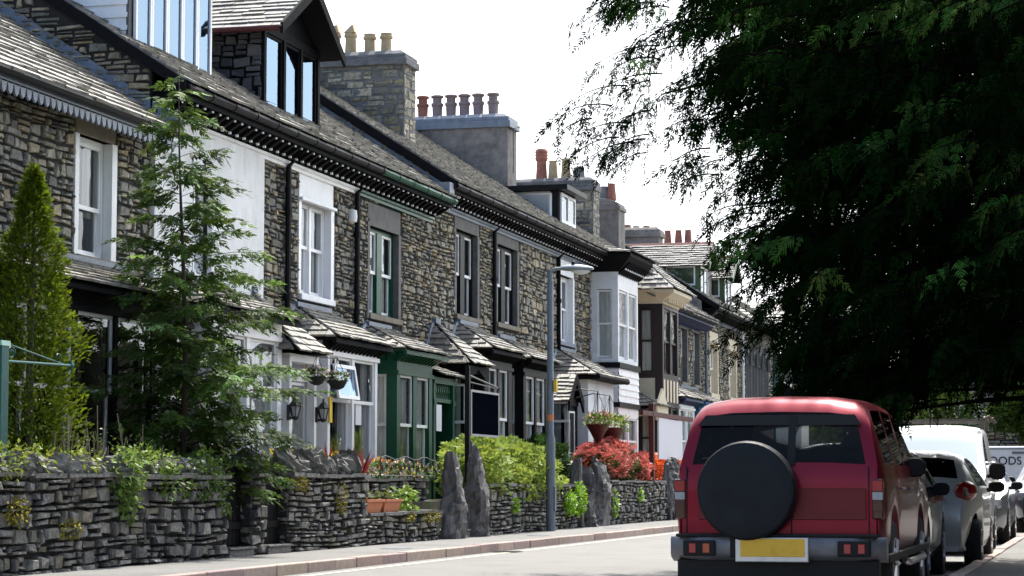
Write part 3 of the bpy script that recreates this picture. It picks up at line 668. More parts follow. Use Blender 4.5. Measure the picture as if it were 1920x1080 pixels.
hiproof(po, 41.45, 42.75, .75, .15, 3.05, 3.5, hl=False, seed=19, name='porch_roof')
b = MB(); b.fbox(.05, .1, 41.75, 42.6, .55, 2.5); b.build('door', 'blackm', H3)
b = MB(); b.fbox(.745, .76, 41.5, 41.85, 2.0, 2.5); b.build('paper_notice', 'wboard', H3)

# ------------------------------------------------------------------ black-trimmed pair
H4 = house('slate-stone house with black window, black bay and slate-hung porch gable', 46)
w4 = (45.4, 47.06, 4.5, 6.28)
stonewall(H4, 43.6, 48.25, .3, 6.62, [w4], seed=51)
window(H4, front(0), *w4, 'black', 'white', 2, rev=.09, split=.5, sill='sand', lintel='greystone', lh=.34, jamb='greystone', mull=.32, cgap=.7)
H5 = house('slate-stone house with black window and black bay behind the lamp post', 51)
w5 = (48.7, 50.48, 4.55, 6.3)
stonewall(H5, 48.25, 54.3, .3, 6.62, [w5], seed=61)
window(H5, front(0), *w5, 'black', 'white', 2, rev=.09, split=.5, sill='sand', lintel='greystone', lh=.34, jamb='greystone', mull=.32, cgap=.7)
for Hh, a, b in ((H4, 43.55, 48.25), (H5, 48.25, 54.3)):
    cornice(Hh, a, b, 6.96, 6.6, 'lead'); mainroof(Hh, a, b, 7.0, verge=(a < 44))
gable_end(H4, 43.58, 7.0, 6.3, .36, seed=9)
b = MB(); b.fbox(-.3, .52, 43.2, 43.52, 6.66, 6.95); b.build('flashing_box', 'lead', H4)
downpipe(H4, 48.2, .6, 6.5); downpipe(H5, 54.25, .6, 6.5, 'blackm')
bay(H4, 45.0, 47.2, .75, .5, 3.75, 4.4, 'black', 'white', 2, sill=1.3, over=.25, curt='curtain', cgap=.2, post=.3, mull=.16, head=.35, drop=0)
bay(H5, 48.2, 50.4, .75, .5, 3.72, 4.3, 'black', 'white', 2, sill=1.3, over=.25, curt='curtain', cgap=.2, post=.2, mull=.16, head=.35)
def gable_porch(H, y0, y1, out, ze, za, dark='blackm', face='slatehang', hipm='slate', seed=3):
    ym = (y0 + y1) / 2; P = MB(); X1 = -13 + out
    P.cm = 1; P.fbox(0, .03, y0, y1, .5, ze)
    for y in (y0 + .06, y1 - .06): P.fbox(out - .12, out, y - .06, y + .06, .5, ze)
    P.prism([(X1 - .05, y0, ze), (X1 - .05, y1, ze), (X1 - .05, ym, za - .08)], (.05, 0, 0)); P.fbox(out - .12, out + .02, y0, y1, ze - .16, ze + .02)
    for s, ya in ((-1, y0 - .16), (1, y1 + .16)):
        P.prism([(X1 + .08, ya, ze - .3), (X1 + .08, ya, ze - .02), (X1 + .08, ym, za + .04), (X1 + .08, ym, za - .2)], (.05, 0, 0))
        P.quad((X1 + .12, ya, ze - .06), (X1 + .12, ym, za), (-13, ym, za), (-13, ya, ze - .06))
    P.cm = 0
    hgt = math.hypot(ym - y0 + .16, za - ze + .06)
    slates(P, (-13, y0 - .18, ze - .05), (1, 0, 0), (0, ym - y0 + .16, za - ze + .06), out + .12, hgt, .15, seed=seed)
    slates(P, (-13, y1 + .18, ze - .05), (1, 0, 0), (0, -(y1 - ym + .16), za - ze + .06), out + .12, hgt, .15, seed=seed + 1)
    o = P.build('porch', [hipm, dark], H)
    f = MB(); f.tube([(-12.96, y0 - .16, ze), (-12.96, ym, za + .05)], .06, 6); f.tube([(-12.96, y1 + .16, ze), (-12.96, ym, za + .05)], .06, 6); f.build('flashing', 'lead', o)
    return o
P = MB(); P.cm = 0; P.fbox(0, .03, 43.1, 44.5, .5, 3.3)
for y in (43.16, 44.44): P.fbox(.78, .9, y - .06, y + .06, .5, 3.3)
P.fbox(0, .9, 43.1, 44.5, 3.18, 3.32); P.prism([(-12.1, 43.0, 3.0), (-12.1, 43.0, 3.32), (-12.1, 44.6, 3.32), (-12.1, 44.6, 3.0), (-12.1, 43.8, 3.26)], (.05, 0, 0))
po = P.build('porch', 'blackm', H4); hiproof(po, 43.1, 44.5, .88, .14, 3.36, 4.3, seed=23, name='porch_roof')
L = Lts(); L.light(side(43.05), .05, .9, 1.0, 2.95, 0, cgap=0, split=.62); L.build(po, 'white', 'curtain')
b = MB(); b.fbox(.03, .08, 43.2, 44.2, .55, 2.7); b.build('door', 'black', H4)
po = gable_porch(H5, 51.8, 53.0, .85, 2.98, 3.55, seed=27)
b = MB(); b.fbox(.75, .82, 51.75, 52.95, .5, 2.85); d = b.build('door', 'blackm', H5)
L = Lts(); L.light(side(51.68), .05, .95, 1.1, 2.9, 0, cgap=0, split=.75); L.light(front(.84), 51.95, 52.75, .9, 2.7, 0, one=True, curt=False); L.build(d, 'white', 'curtaing')

# ------------------------------------------------------------------ house with the white oriel
H6 = house('slate-stone house with tall white boarded oriel bay and black flat dormer', 59)
w6 = (54.6, 56.1, 4.5, 6.15)
stonewall(H6, 54.3, 63.8, .3, 6.62, [w6], seed=71)
window(H6, front(0), *w6, 'white', 'white', 2, rev=.12, split=.52, sill='lead', lintel='white', lh=.42, jamb='white', mull=.16, cgap=.6, curt='curtaing')
cornice(H6, 54.3, 58.1, 6.96, 6.6, 'lead'); mainroof(H6, 54.3, 63.8, 7.0)
gt = MB(); gt.tube([(-12.46, 58.1, 6.94), (-12.46, 63.8, 6.94)], .065, 8); gt.build('gutter', 'black', H6)
# oriel: two storeys of white bay with boards between
oy0, oy1, oo = 58.15, 60.75, .75
O = MB(); O.fbox(0, oo, oy0, oy1, 6.05, 6.5); O.fbox(0, oo, oy0, oy1, 4.15, 4.25); O.fbox(0, oo, oy0, oy1, 2.72, 3.0)
O.fbox(.0, oo, oy0, oy1, .6, 1.5)
for z0, z1 in ((4.25, 6.05), (1.5, 2.75)):
    for y in (oy0, oy1 - .16): O.fbox(oo - .16, oo, y, y + .16, z0, z1); O.fbox(0, .2, y, y + .12, z0, z1)
    O.fbox(oo - .12, oo, 59.38, 59.52, z0, z1)
boards(O, front(oo), oy0, oy1, 3.12, 4.0, .17); boards(O, side(oy0), 0, oo, 3.12, 4.0, .17)
O.fbox(0, oo - .01, oy0 + .01, oy1, 3.0, 4.15)
O.cm = 1; O.fbox(.0, oo + .06, oy0 - .06, oy1 + .06, 4.0, 4.14); O.fbox(.0, oo + .05, oy0 - .05, oy1 + .05, 2.98, 3.1)
O.cm = 2; O.fbox(.005, .06, oy0 + .1, oy1 - .1, 1.5, 6.05)
ob = O.build('bay_window', ['white', 'black', 'room'], H6); ob['label'] = 'two-storey white boarded bay window'
L = Lts()
for z0, z1 in ((4.27, 6.03), (1.52, 2.72)):
    L.light(front(oo), oy0 + .16, 59.38, z0, z1, -.03, cgap=.2); L.light(front(oo), 59.52, oy1 - .16, z0, z1, -.03, cgap=.2)
    L.light(side(oy0), .2, oo - .16, z0, z1, -.03, cgap=0)
L.build(ob, 'white', 'curtain')
c = MB(); Xo = -13 + oo
c.prism([(Xo + .02, oy0 - .02, 6.5), (Xo + .42, oy0 - .42, 6.86), (Xo + .42, oy0 - .42, 6.95), (-13, oy0 - .42, 6.95), (-13, oy0 - .02, 6.5)], (0, oy1 - oy0 + .44, 0))
for i in range(11):
    y = oy0 + .05 + i * .25; c.prism([(Xo + .01, y, 6.42), (Xo + .34, y, 6.72), (Xo + .01, y, 6.72)], (0, .09, 0))
c.build('cornice', 'blackm', ob)
d = MB()
for i in range(11): d.box(Xo + .17, Xo + .21, oy0 + .07 + i * .25, oy0 + .12 + i * .25, 6.54, 6.58)
d.build('bracket_pellets', 'white', ob)
hiproof(ob, oy0, oy1, oo, .45, 6.97, 7.35, seed=33)
# white ground-floor porch bay with a slate roof
W = MB(); W.fbox(0, .95, 53.7, 56.6, .5, 3.5)
for i in range(2): W.fbox(.95, .97, 54.35 + i * 1.1, 55.3 + i * 1.1, 1.4, 3.25)
wb = W.build('bay_window', 'render', H6); wb['label'] = 'white rendered bay with a broad hipped slate roof'
L = Lts(); fr = front(.98)
for i in range(2): L.light(fr, 54.42 + i * 1.1, 55.22 + i * 1.1, 1.5, 3.2, .01, fw=.1, curt=True, cgap=0, one=True)
L.build(wb, 'white', 'curtain')
hiproof(wb, 53.7, 56.6, .95, .28, 3.6, 4.35, seed=37)
g = MB(); g.tube([(-13 + 1.25, 53.4, 3.56), (-13 + 1.25, 56.9, 3.56)], .07, 8); g.fbox(0, 1.22, 53.45, 56.85, 3.5, 3.58); g.build('gutter', 'blackm', wb)
# black flat dormer with a side window
D = MB(); X = -13.36
D.box(X - 2.3, X, 56.2, 58.0, 7.4, 8.42); D.box(X - 2.6, X + .28, 55.95, 58.25, 8.42, 8.54)
dm = D.build('dormer', 'black', H6); dm['label'] = 'black flat-roofed dormer with triangular side window'
L = Lts(); fr = lambda u, v, n: (X + .01 + n, u, v)
L.light(fr, 56.32, 57.1, 7.62, 8.38, .04, fw=.07, one=True, curt=False); L.light(fr, 57.12, 57.9, 7.62, 8.38, .04, fw=.07, one=True, curt=False)
tri = [(X - .22, 7.72), (X - .22, 8.36), (X - 1.85, 8.36), (X - 1.62, 8.25)]
L.gl.quad(*[(a, 56.185, b) for a, b in tri])
for p, q in zip(tri, tri[1:] + tri[:1]): L.sa.tube([(p[0], 56.18, p[1]), (q[0], 56.18, q[1])], .045, 4)
L.build(dm, 'white')
b = MB(); b.quad((X - .25, 56.192, 7.74), (X - .25, 56.192, 8.35), (X - 1.75, 56.192, 8.35)); b.build('blind', 'blind', dm)

# chimneys on these roofs
cp = [(-16.35, .78, 'cowl', 'buff'), (-15.98, .76, 'cowl', 'buff'), (-15.54, .52, 'plain', 'buff'), (-15.16, .52, 'plain', 'buff')]
chimney(H4, -17.0, -14.62, 47.0, 47.85, 7.6, 10.08, 10.36, 'cstone', 'cstone', cp, quoins=True, label='stone chimney with four buff pots, two of them cowled')
ch = chimney(H6, -17.7, -14.65, 56.0, 56.9, 7.6, 10.06, 10.38, 'crender', 'lead', [(x, .68, 'ring', 'redclay' if i == 1 else 'mauve') for i, x in enumerate((-17.44, -17.04, -16.65, -16.28, -15.92, -15.55, -15.15))], label='rendered chimney with a row of mauve pots')
aerial(ch, -14.55, 56.2, 8.9, 1.15)
chimney(H6, -16.4, -13.65, 61.5, 62.3, 7.2, 9.1, 9.42, 'cstone', 'cstone', [(-16.12, .55, 'taper', 'redclay'), (-15.21, .95, 'crown', 'redclay'), (-14.88, .6, 'taper', 'buff'), (-14.51, .65, 'taper', 'buff'), (-14.14, .4, 'square', 'greyclay')], cap=.06, quoins=True, label='rubble-stone chimney with four mixed pots')
chimney(H6, -14.75, -13.66, 65.0, 65.9, 7.0, 8.95, 9.3, 'crender', 'crender', [(-14.2, .42, 'taper', 'greyclay'), (-13.97, .5, 'taper', 'redclay')], round_=True, cap=.05, label='rendered chimney with rounded top')

# ------------------------------------------------------------------ brown, blue and green-dormered houses further along
H7 = house('slate-roofed house with dark brown upper bay over cream panels', 67)
stonewall(H7, 63.8, 70.4, .3, 6.2, [], seed=81)
mainroof(H7, 63.8, 70.4, 6.3)
oy0, oy1, oo = 64.15, 66.65, .78
O = MB(); O.fbox(0, oo, oy0, oy1, 6.0, 6.12); O.fbox(0, oo, oy0, oy1, 4.0, 4.14); O.fbox(0, oo, oy0, oy1, 3.2, 3.3); O.fbox(0, oo, oy0, oy1, .5, 1.4)
for z0, z1 in ((4.14, 6.0), (1.4, 3.2)):
    for y in (oy0, oy1 - .2): O.fbox(oo - .3, oo, y, y + .2, z0, z1); O.fbox(0, .12, y, y + .12, z0, z1)
    O.fbox(oo - .12, oo, 65.33, 65.47, z0, z1)
O.cm = 1; O.fbox(.1, oo - .22, oy0 - .012, oy1 - .02, 3.3, 4.0)
for i in range(5): O.fbox(oo - .03, oo + .01, oy0 + .1 + i * .5, oy0 + .33 + i * .5, 3.34, 3.97)
O.cm = 0; O.fbox(oo - .22, oo, oy0 - .02, oy1, 3.3, 4.0)
O.cm = 2; O.fbox(.005, .06, oy0 + .1, oy1 - .1, 1.4, 6.0)
ob = O.build('bay_window', ['brown', 'cream', 'room'], H7)
L = Lts()
for z0, z1 in ((4.16, 5.98), (1.42, 3.18)):
    L.light(front(oo), oy0 + .2, 65.33, z0, z1, -.03, cgap=.5); L.light(front(oo), 65.47, oy1 - .2, z0, z1, -.03, cgap=.5)
    L.light(side(oy0), .12, oo - .3, z0, z1, -.03, cgap=0)
L.build(ob, 'brown', 'curtain')
c = MB(); c.fbox(0, oo + .02, oy0 - .02, oy1 + .02, 6.12, 6.2); c.prism([(-13 + oo, oy0 - .02, 6.2), (-13 + oo + .4, oy0 - .4, 6.4), (-13 + oo + .4, oy0 - .4, 6.5), (-13, oy0 - .4, 6.5), (-13, oy0 - .02, 6.2)], (0, oy1 - oy0 + .4, 0))
for i in range(9): c.fbox(oo, oo + .2, oy0 + .05 + i * .29, oy0 + .13 + i * .29, 6.16, 6.34)
c.build('cornice', 'cream', ob)
hiproof(ob, oy0, oy1, oo, .42, 6.52, 7.6, seed=41, runl=.9, row=.2)
P = MB(); P.fbox(0, .9, 62.3, 63.7, 2.9, 3.0); P.cm = 1; P.prism([(-12.06, 62.2, 2.75), (-12.06, 63.8, 2.75), (-12.06, 63.8, 3.15), (-12.06, 63.0, 3.65), (-12.06, 62.2, 3.15)], (.06, 0, 0)); P.fbox(0, .03, 62.2, 63.8, .5, 2.9)
po = P.build('porch', ['cream', 'cream'], H7); hiproof(po, 62.3, 63.7, .9, .15, 3.15, 3.75, seed=43, name='porch_roof')
H8 = house('slate-stone house with blue fascia, navy and blue ground-floor bays', 73)
w8 = [(71.2, 72.3, 4.2, 5.9), (73.5, 74.6, 4.2, 5.9)]
stonewall(H8, 70.4, 75.2, .3, 6.2, w8, seed=91)
for w in w8: window(H8, front(0), *w, 'greystone', 'white', 2, rev=.12, sill='sand', lintel='greystone', lh=.2, jamb='greystone', mull=.2)
cornice(H8, 67.2, 75.1, 6.3, 6.05, 'navy', 'navy', dots=False, gutter='black'); mainroof(H8, 70.4, 75.2, 6.34)
bay(H8, 66.9, 69.4, .75, .5, 3.55, 4.2, 'white', 'white', 2, sill=1.3, over=.25, base='navy', curt='curtain', label='white bay under a navy cornice')
bay(H8, 70.3, 74.2, .75, .5, 3.55, 4.1, 'blue', 'white', 3, sill=1.3, over=.25, base='blue', label='blue painted bay')
H9 = house('tall slate-stone house with cream window surrounds and green gabled dormers', 79)
w9 = [(76.7, 78.2, 4.05, 5.75), (80.7, 82.3, 4.05, 5.75)]
stonewall(H9, 75.2, 83.6, .3, 6.7, w9, seed=101)
for w in w9: window(H9, front(0), *w, 'cream', 'white', 2, rev=.12, sill='cream', lintel='cream', lh=.4, jamb='cream', hood=True, sillw=.2, mull=.2)
cornice(H9, 75.2, 83.6, 6.85, 6.55, 'lead', 'blackm', dots=False); mainroof(H9, 75.2, 83.6, 6.9, verge=True)
b = MB(); b.prism([(-13, 75.17, 5.5), (-13, 75.17, 7.05), (RIDGE, 75.17, 6.9 + (-12.45 - RIDGE) * PITCH - .12), (RIDGE, 75.17, 5.5)], (0, .08, 0)); b.build('gable_wall', 'crender', H9)
downpipe(H9, 75.5, .5, 6.4, 'steel'); downpipe(H9, 83.4, .5, 6.4, 'white')
for (a, b_) in ((76.0, 77.6), (81.0, 82.6)):
    D = MB(); X = -13.2; ym = (a + b_) / 2
    D.box(X - 2.3, X - .03, a, b_, 7.2, 8.35); D.prism([(X - .05, a, 8.35), (X - .05, b_, 8.35), (X - .05, ym, 8.95)], (.04, 0, 0))
    for y in (a, b_ - .12): D.box(X - .03, X + .03, y, y + .12, 7.2, 8.35)
    dm = D.build('dormer', 'olive', H9)
    L = Lts(); fr = lambda u, v, n: (X + n, u, v)
    L.light(fr, a + .12, ym, 7.3, 8.3, .03, one=True, cgap=.2); L.light(fr, ym, b_ - .12, 7.3, 8.3, .03, one=True, cgap=.2)
    L.light(lambda u, v, n: (X - 1.4 + u, a - n, v), .25, 1.25, 7.65, 8.3, .03, one=True, cgap=0); L.build(dm, 'white', 'curtain')
    D = MB(); D.cm = 1
    for ya in (a - .25, b_ + .25): D.quad((X + .35, ya, 8.28), (X + .35, ym, 9.12), (X - 2.7, ym, 9.12), (X - 2.7, ya, 8.28))
    D.cm = 0; hg = math.hypot(ym - a + .25, .84)
    slates(D, (X - 2.7, a - .27, 8.3), (1, 0, 0), (0, ym - a + .25, .84), 3.05, hg, .14, seed=int(a)); slates(D, (X - 2.7, b_ + .27, 8.3), (1, 0, 0), (0, -(b_ - ym + .25), .84), 3.05, hg, .14, seed=int(a) + 1)
    dr = D.build('dormer_roof', ['slatehang', 'blackm'], dm); D = MB()
    for i in range(7): D.prism([(X - 2.7 + i * .44, ym - .14, 9.07), (X - 2.7 + i * .44, ym, 9.2), (X - 2.7 + i * .44, ym + .14, 9.07)], (.43, 0, 0))
    D.build('ridge_tiles', 'redridge', dr)
    D = MB()
    for ya in (a - .28, b_ + .28): D.prism([(X + .34, ya, 8.12), (X + .34, ya, 8.3), (X + .34, ym, 9.14), (X + .34, ym, 8.92)], (.05, 0, 0))
    D.build('barge_board', 'olive', dm)
c5 = chimney(H9, -16.6, -14.98, 78.0, 78.8, 8, 9.55, 9.85, 'crender', 'crender', [(-16.16, .2, 'taper', 'sand' if 0 else 'redclay'), (-15.86, .15, 'taper', 'greyclay'), (-15.49, .15, 'taper', 'redclay')], label='low rendered chimney with stub pots')
aerial(c5, -15.05, 78.2, 9.8, .9, sz=.5, flip=-1)
chimney(H9, -15.4, -13.6, 80.0, 80.8, 7.6, 9.2, 9.42, 'crender', 'crender', [(x, .62, 'taper', 'redclay') for x in (-15.11, -14.72, -14.37)], cap=.05, label='rendered chimney with three red pots')
H10 = thing('church_hall', 'grey stone hall with pointed arched windows, far along the row', 'hall', (-13, 88, 0))
b = MB(); holes = [(84.4 + i * 1.5, 85.5 + i * 1.5, 3.6, 5.4) for i in range(4)]
stonewall(H10, 83.6, 92, .3, 7.0, holes, seed=111)
for (a, b_, c, d) in holes:
    f = MB(); m = (a + b_) / 2
    for (p, q) in (((a, c), (a, d)), ((b_, c), (b_, d)), ((m, c), (m, d)), ((a, c), (b_, c))): f.tube([(-12.96, p[0], p[1]), (-12.96, q[0], q[1])], .06, 6)
    f.tube([(-12.93, a, d), (-12.93, a + .12, d + .45), (-12.93, m, d + .8), (-12.93, b_ - .12, d + .45), (-12.93, b_, d)], .1, 6)
    f.cm = 1; f.fbox(-.1, -.05, a, b_, c, d); f.prism([(-12.985, a, d), (-12.985, b_, d), (-12.985, m, d + .75)], (.01, 0, 0))
    f.build('arched_window', ['greystone', 'room'], H10)
mainroof(H10, 83.6, 92, 7.1); downpipe(H10, 91.5, .3, 6.6, 'gpost'); cornice(H10, 83.6, 92, 7.06, 6.8, 'greystone', dots=False)
# the houses that close the street
def farhouse(label, x0, x1, y, ze, zr, wm, wins, wcol='white', roofm='slate', gab=False):
    o = thing('stone_house', label, 'house', ((x0 + x1) / 2, y, 0))
    f = lambda u, v, n: (u, y - n, v)
    b = MB(); b.cm = 1; panel(b, f, x0, x1, 0, ze, wins); b.box(x0, x1, y + .3, y + 8, 0, ze); b.cm = 0
    if wm == 'stone': stones(b, lambda u, v, n: f(u, v, n + .005), x0, x1, 0, ze, wins, ch=(.12, .25), ln=(.25, .7), seed=int(x0 * 3 + y))
    b.build('wall', ['stone', 'mortar' if wm == 'stone' else wm], o)
    r = MB(); r.cm = 1; D = 4.2
    r.quad((x0 - .2, y - .3, ze), (x1 + .2, y - .3, ze), (x1 + .2, y + D, zr), (x0 - .2, y + D, zr)); r.quad((x0 - .2, y + D, zr), (x1 + .2, y + D, zr), (x1 + .2, y + 8.3, ze), (x0 - .2, y + 8.3, ze))
    r.cm = 0; slates(r, (x0 - .2, y - .33, ze + .01), (1, 0, 0), (0, D + .3, zr - ze), x1 - x0 + .4, math.hypot(D + .3, zr - ze), .35, wid=(.3, .6), seed=int(y))
    r.build('roof', [roofm, 'black'], o)
    for w in wins: window(o, f, *w, wcol, 'white', 2, rev=.1, sill='sand', lintel='greystone', lh=.25, cgap=.3)
    return o
o = farhouse('pale stone houses closing the far end of the street', -22, -11.6, 128, 8.2, 11.5, 'stone', [(-20.6, -19.2, 1.2, 3), (-20.6, -19.2, 4.6, 6.4), (-16.5, -15.2, 4.6, 6.4), (-16.5, -15.2, 1.2, 3), (-13.9, -12.7, 4.6, 6.4), (-13.9, -12.7, 1.2, 3)])
o2 = farhouse('pale cream gabled house beyond the parked van', -11.4, -7.6, 126, 7.2, 10.5, 'cream', [(-10.6, -9.6, 4.2, 5.6), (-9.2, -8.3, 4.2, 5.6), (-10.6, -9.4, 1.2, 2.8)])
downpipe  # (helper used above)
b = MB(); b.tube([(-7.7, 125.8, 0), (-7.7, 125.8, 7)], .12, 8); b.build('downpipe', 'gpost', o2)
o3 = farhouse('dark stone building at the right end of the street', -7.3, 8, 92, 6.6, 10.5, 'stone', [(-1.9, -.9, 2.45, 4.0), (2, 3, 2.45, 4), (-6.2, -5.0, 3.3, 4.8)])
s = MB(); s.box(-7.3, 8, 91.86, 91.98, 1.95, 2.2); s.build('string_course', 'cream', o3)
o = thing('slate_porch', 'small white-walled hut with pale slate roof past the last house', 'hut', (-13.6, 100, 0))
b = MB(); b.box(-14.6, -12.8, 99, 101.5, 0, 4.6); b.build('wall', 'render', o)
r = MB(); r.cm = 1; r.prism([(-14.9, 98.7, 4.6), (-12.4, 98.7, 4.6), (-13.7, 98.7, 5.4)], (0, 3, 0)); r.cm = 0
slates(r, (-12.38, 98.65, 4.6), (0, 1, 0), (-1.32, 0, .82), 3.1, 1.55, .18); slates(r, (-14.92, 98.65, 4.6), (0, 1, 0), (1.22, 0, .82), 3.1, 1.47, .18)
r.build('roof', ['slate', 'black'], o)

# ------------------------------------------------------------------ ground
def sheet(name, x0, x1, y0, y1, z, m, nx=1, ny=1):
    b = MB()
    for i in range(nx):
        for j in range(ny):
            xa, xb = x0 + (x1 - x0) * i / nx, x0 + (x1 - x0) * (i + 1) / nx; ya, yb = y0 + (y1 - y0) * j / ny, y0 + (y1 - y0) * (j + 1) / ny
            b.quad((xa, ya, z), (xb, ya, z), (xb, yb, z), (xa, yb, z))
    return tag(b.build(name, m), None, None, kind='structure')
sheet('ground', -600, 600, -300, 1500, -.03, 'soil')
sheet('road', -8.9, -1.55, -30, 124, 0, 'road')
def slab(name, x0, x1, y0, y1, z0, z1, m):
    b = MB(); b.box(x0, x1, y0, y1, z0, z1); return tag(b.build(name, m), None, None, kind='structure')
slab('pavement', -11.4, -9.04, -30, 124, -.02, .118, 'pave')
slab('pavement', -1.4, 2.2, -30, 91, -.02, .1, 'pave')
for (x0, x1, nm) in ((-9.04, -8.9, 'kerb'), (-1.55, -1.4, 'kerb')):
    b = MB(); y = 5.0; R = random.Random(4)
    while y < 110:
        ln = R.uniform(.75, 1.05); k = R.uniform(.75, 1.15); b.ct = (k, k * R.uniform(.93, 1.05), k * R.uniform(.9, 1.05))
        dz = R.uniform(-.005, .005); b.box(x0 + R.uniform(-.006, .006), x1 + R.uniform(-.006, .006), y + .006, y + ln - .006, -.05, .124 + dz); y += ln
    tag(b.build(nm, 'kerb', bevel=.012), None, None, kind='structure')
b = MB(); y = 5
while y < 110:
    b.quad((-8.66, y, .004), (-8.57, y, .004), (-8.57, y + 3.96, .004), (-8.66, y + 3.96, .004)); y += 4
tag(b.build('road_line', 'line'), None, None, kind='structure')
slab('garden_ground', -20, -10.95, -20, 92, -.02, .72, 'soil')
slab('verge', 2.2, 40, -30, 91, -.02, .14, 'soil')
for (y, x, w, l) in ((30.6, -9.6, .32, .5), (38.6, -9.55, .3, .45), (45.5, -9.7, .3, .4)):
    b = MB(); b.box(x - w / 2, x + w / 2, y - l / 2, y + l / 2, .119, .123); b.box(x - w / 2 + .03, x + w / 2 - .03, y - l / 2 + .03, y + l / 2 - .03, .123, .125)
    tag(b.build('inspection_cover', 'lead'), 'small metal cover plate set in the left pavement', 'cover plate', 'cover plates in the left pavement')

# ------------------------------------------------------------------ garden walls
WX = -10.45
def gwall(label, y0, y1, z1, X=WX, th=.4, coping=True, slabm='gstone', seed=1, slab_=True, z0=.1, cope_h=(.12, .27), back=False):
    o = thing('garden_wall', label, 'wall', (X, (y0 + y1) / 2, 0), 'rubble garden walls')
    b = MB(); b.cm = 1; b.box(X - th, X - .05, y0 + .02, y1 - .02, 0, z1)
    b.cm = 0
    kw = dict(pal=PAL_G, ch=(.045, .17), ln=(.1, .46), dp=(.0, .085), gap=.009)
    stones(b, lambda u, v, n: (X - .02 + n, u, v), y0, y1, z0, z1, seed=seed, **kw)
    stones(b, lambda u, v, n: (X - .42 + u, y0 + .03 - n, v), 0, .4, z0, z1, seed=seed + 1, **kw)
    b.build('wall', ['gstone', 'mortar'], o)
    if slab_:
        s = MB(); y = y0; R = random.Random(seed)
        while y < y1 - .05:
            ln = min(R.uniform(.4, .9), y1 - y); dz = R.uniform(-.012, .012); k = R.uniform(.9, 1.5); s.ct = (k, k, k); q = lambda: R.uniform(-.03, .03)
            s.prism([(X + .05 + q(), y + .005, z1 + dz), (X + .06 + q(), y + ln - .005, z1 + dz + q() * .3), (X - th, y + ln - .005, z1 + dz), (X - th, y + .005, z1 + dz)], (0, 0, R.uniform(.035, .06))); y += ln
        s.build('top_slabs', 'gstone', o)
    if coping:
        c = MB(); y = y0 + .05; R = random.Random(seed + 9)
        while y < y1 - .05:
            t = R.uniform(.06, .24); h = R.uniform(*cope_h); a = R.uniform(-.35, .35); k = R.uniform(.7, 1.5); c.ct = (k, k, k * .97)
            c.blob((X - .17 + R.uniform(-.04, .04), y + t / 2, z1 + h * .36), (.21 * R.uniform(.7, 1.05), max(.05, t * .62), h * .68), .24, R.choice((6, 7, 8)), seed=R.random())
            y += t * R.uniform(.75, 1.1)
        c.build('coping', 'copestone', o)
    return o
gwall('long rubble wall with upright coping stones, nearest the viewer on the left', 17.0, 26.4, 1.08, seed=3)
gwall('narrow stone pier between two garden openings', 27.28, 27.72, 1.1, seed=5, cope_h=(.28, .34))
gwall('rubble wall with rounded coping stones right of the paired openings', 28.62, 31.95, 1.1, seed=8, cope_h=(.22, .4))
gwall('low rubble wall that carries the terracotta troughs', 31.98, 35.6, .54, seed=12, coping=False)
gwall('set-back garden wall behind the terracotta troughs', 31.9, 37.0, 1.06, X=-11.05, seed=14, coping=False, th=.3)
gwall('rubble wall under the lime-green shrub beside the lamp post', 38.6, 45.6, .95, seed=17, coping=False)
gwall('rubble wall under the red azalea', 48.7, 55.2, 1.03, seed=19, coping=False)
gwall('far stretch of rubble wall past the red estate-agent post', 57.2, 80, 1.0, seed=23, coping=False)
for y0, y1, h, lb in ((26.42, 27.26, .2, 'stone step in the left of the paired garden openings'), (27.76, 28.6, .2, 'stone step in the right of the paired garden openings'), (36.2, 37.35, .22, 'stone step between the two pointed slate gateposts, nearer one'), (38.05, 38.58, .22, 'stone step right of the pointed slate gateposts'), (46.5, 47.2, .22, 'stone step before the tall slate slabs')):
    b = MB(); b.box(-11.0, WX + .03, y0, y1, .1, h); b.box(-11.0, WX + .05, y0 - .005, y1 + .005, h, h + .035); tag(b.build('stone_step', 'gstone', bevel=.01), lb, 'step')
for y0, y1, lb in ((26.42, 27.26, 'black timber gate in the left of the paired garden openings'), (27.74, 28.6, 'black timber gate in the right of the paired garden openings')):
    o = thing('garden_gate', lb, 'gate', (-10.62, (y0 + y1) / 2, .24)); b = MB()
    for i in range(6):
        w = (y1 - y0) / 6; b.box(-10.64, -10.61, y0 + i * w + .006, y0 + (i + 1) * w - .006, .25, 1.22 + .08 * math.sin(math.pi * (i + .5) / 6))
    b.build('boards', 'blackm', o); b = MB()
    for z in (.45, 1.0): b.box(-10.61, -10.58, y0 + .02, y1 - .02, z, z + .09)
    b.build('ledges', 'blackm', o)
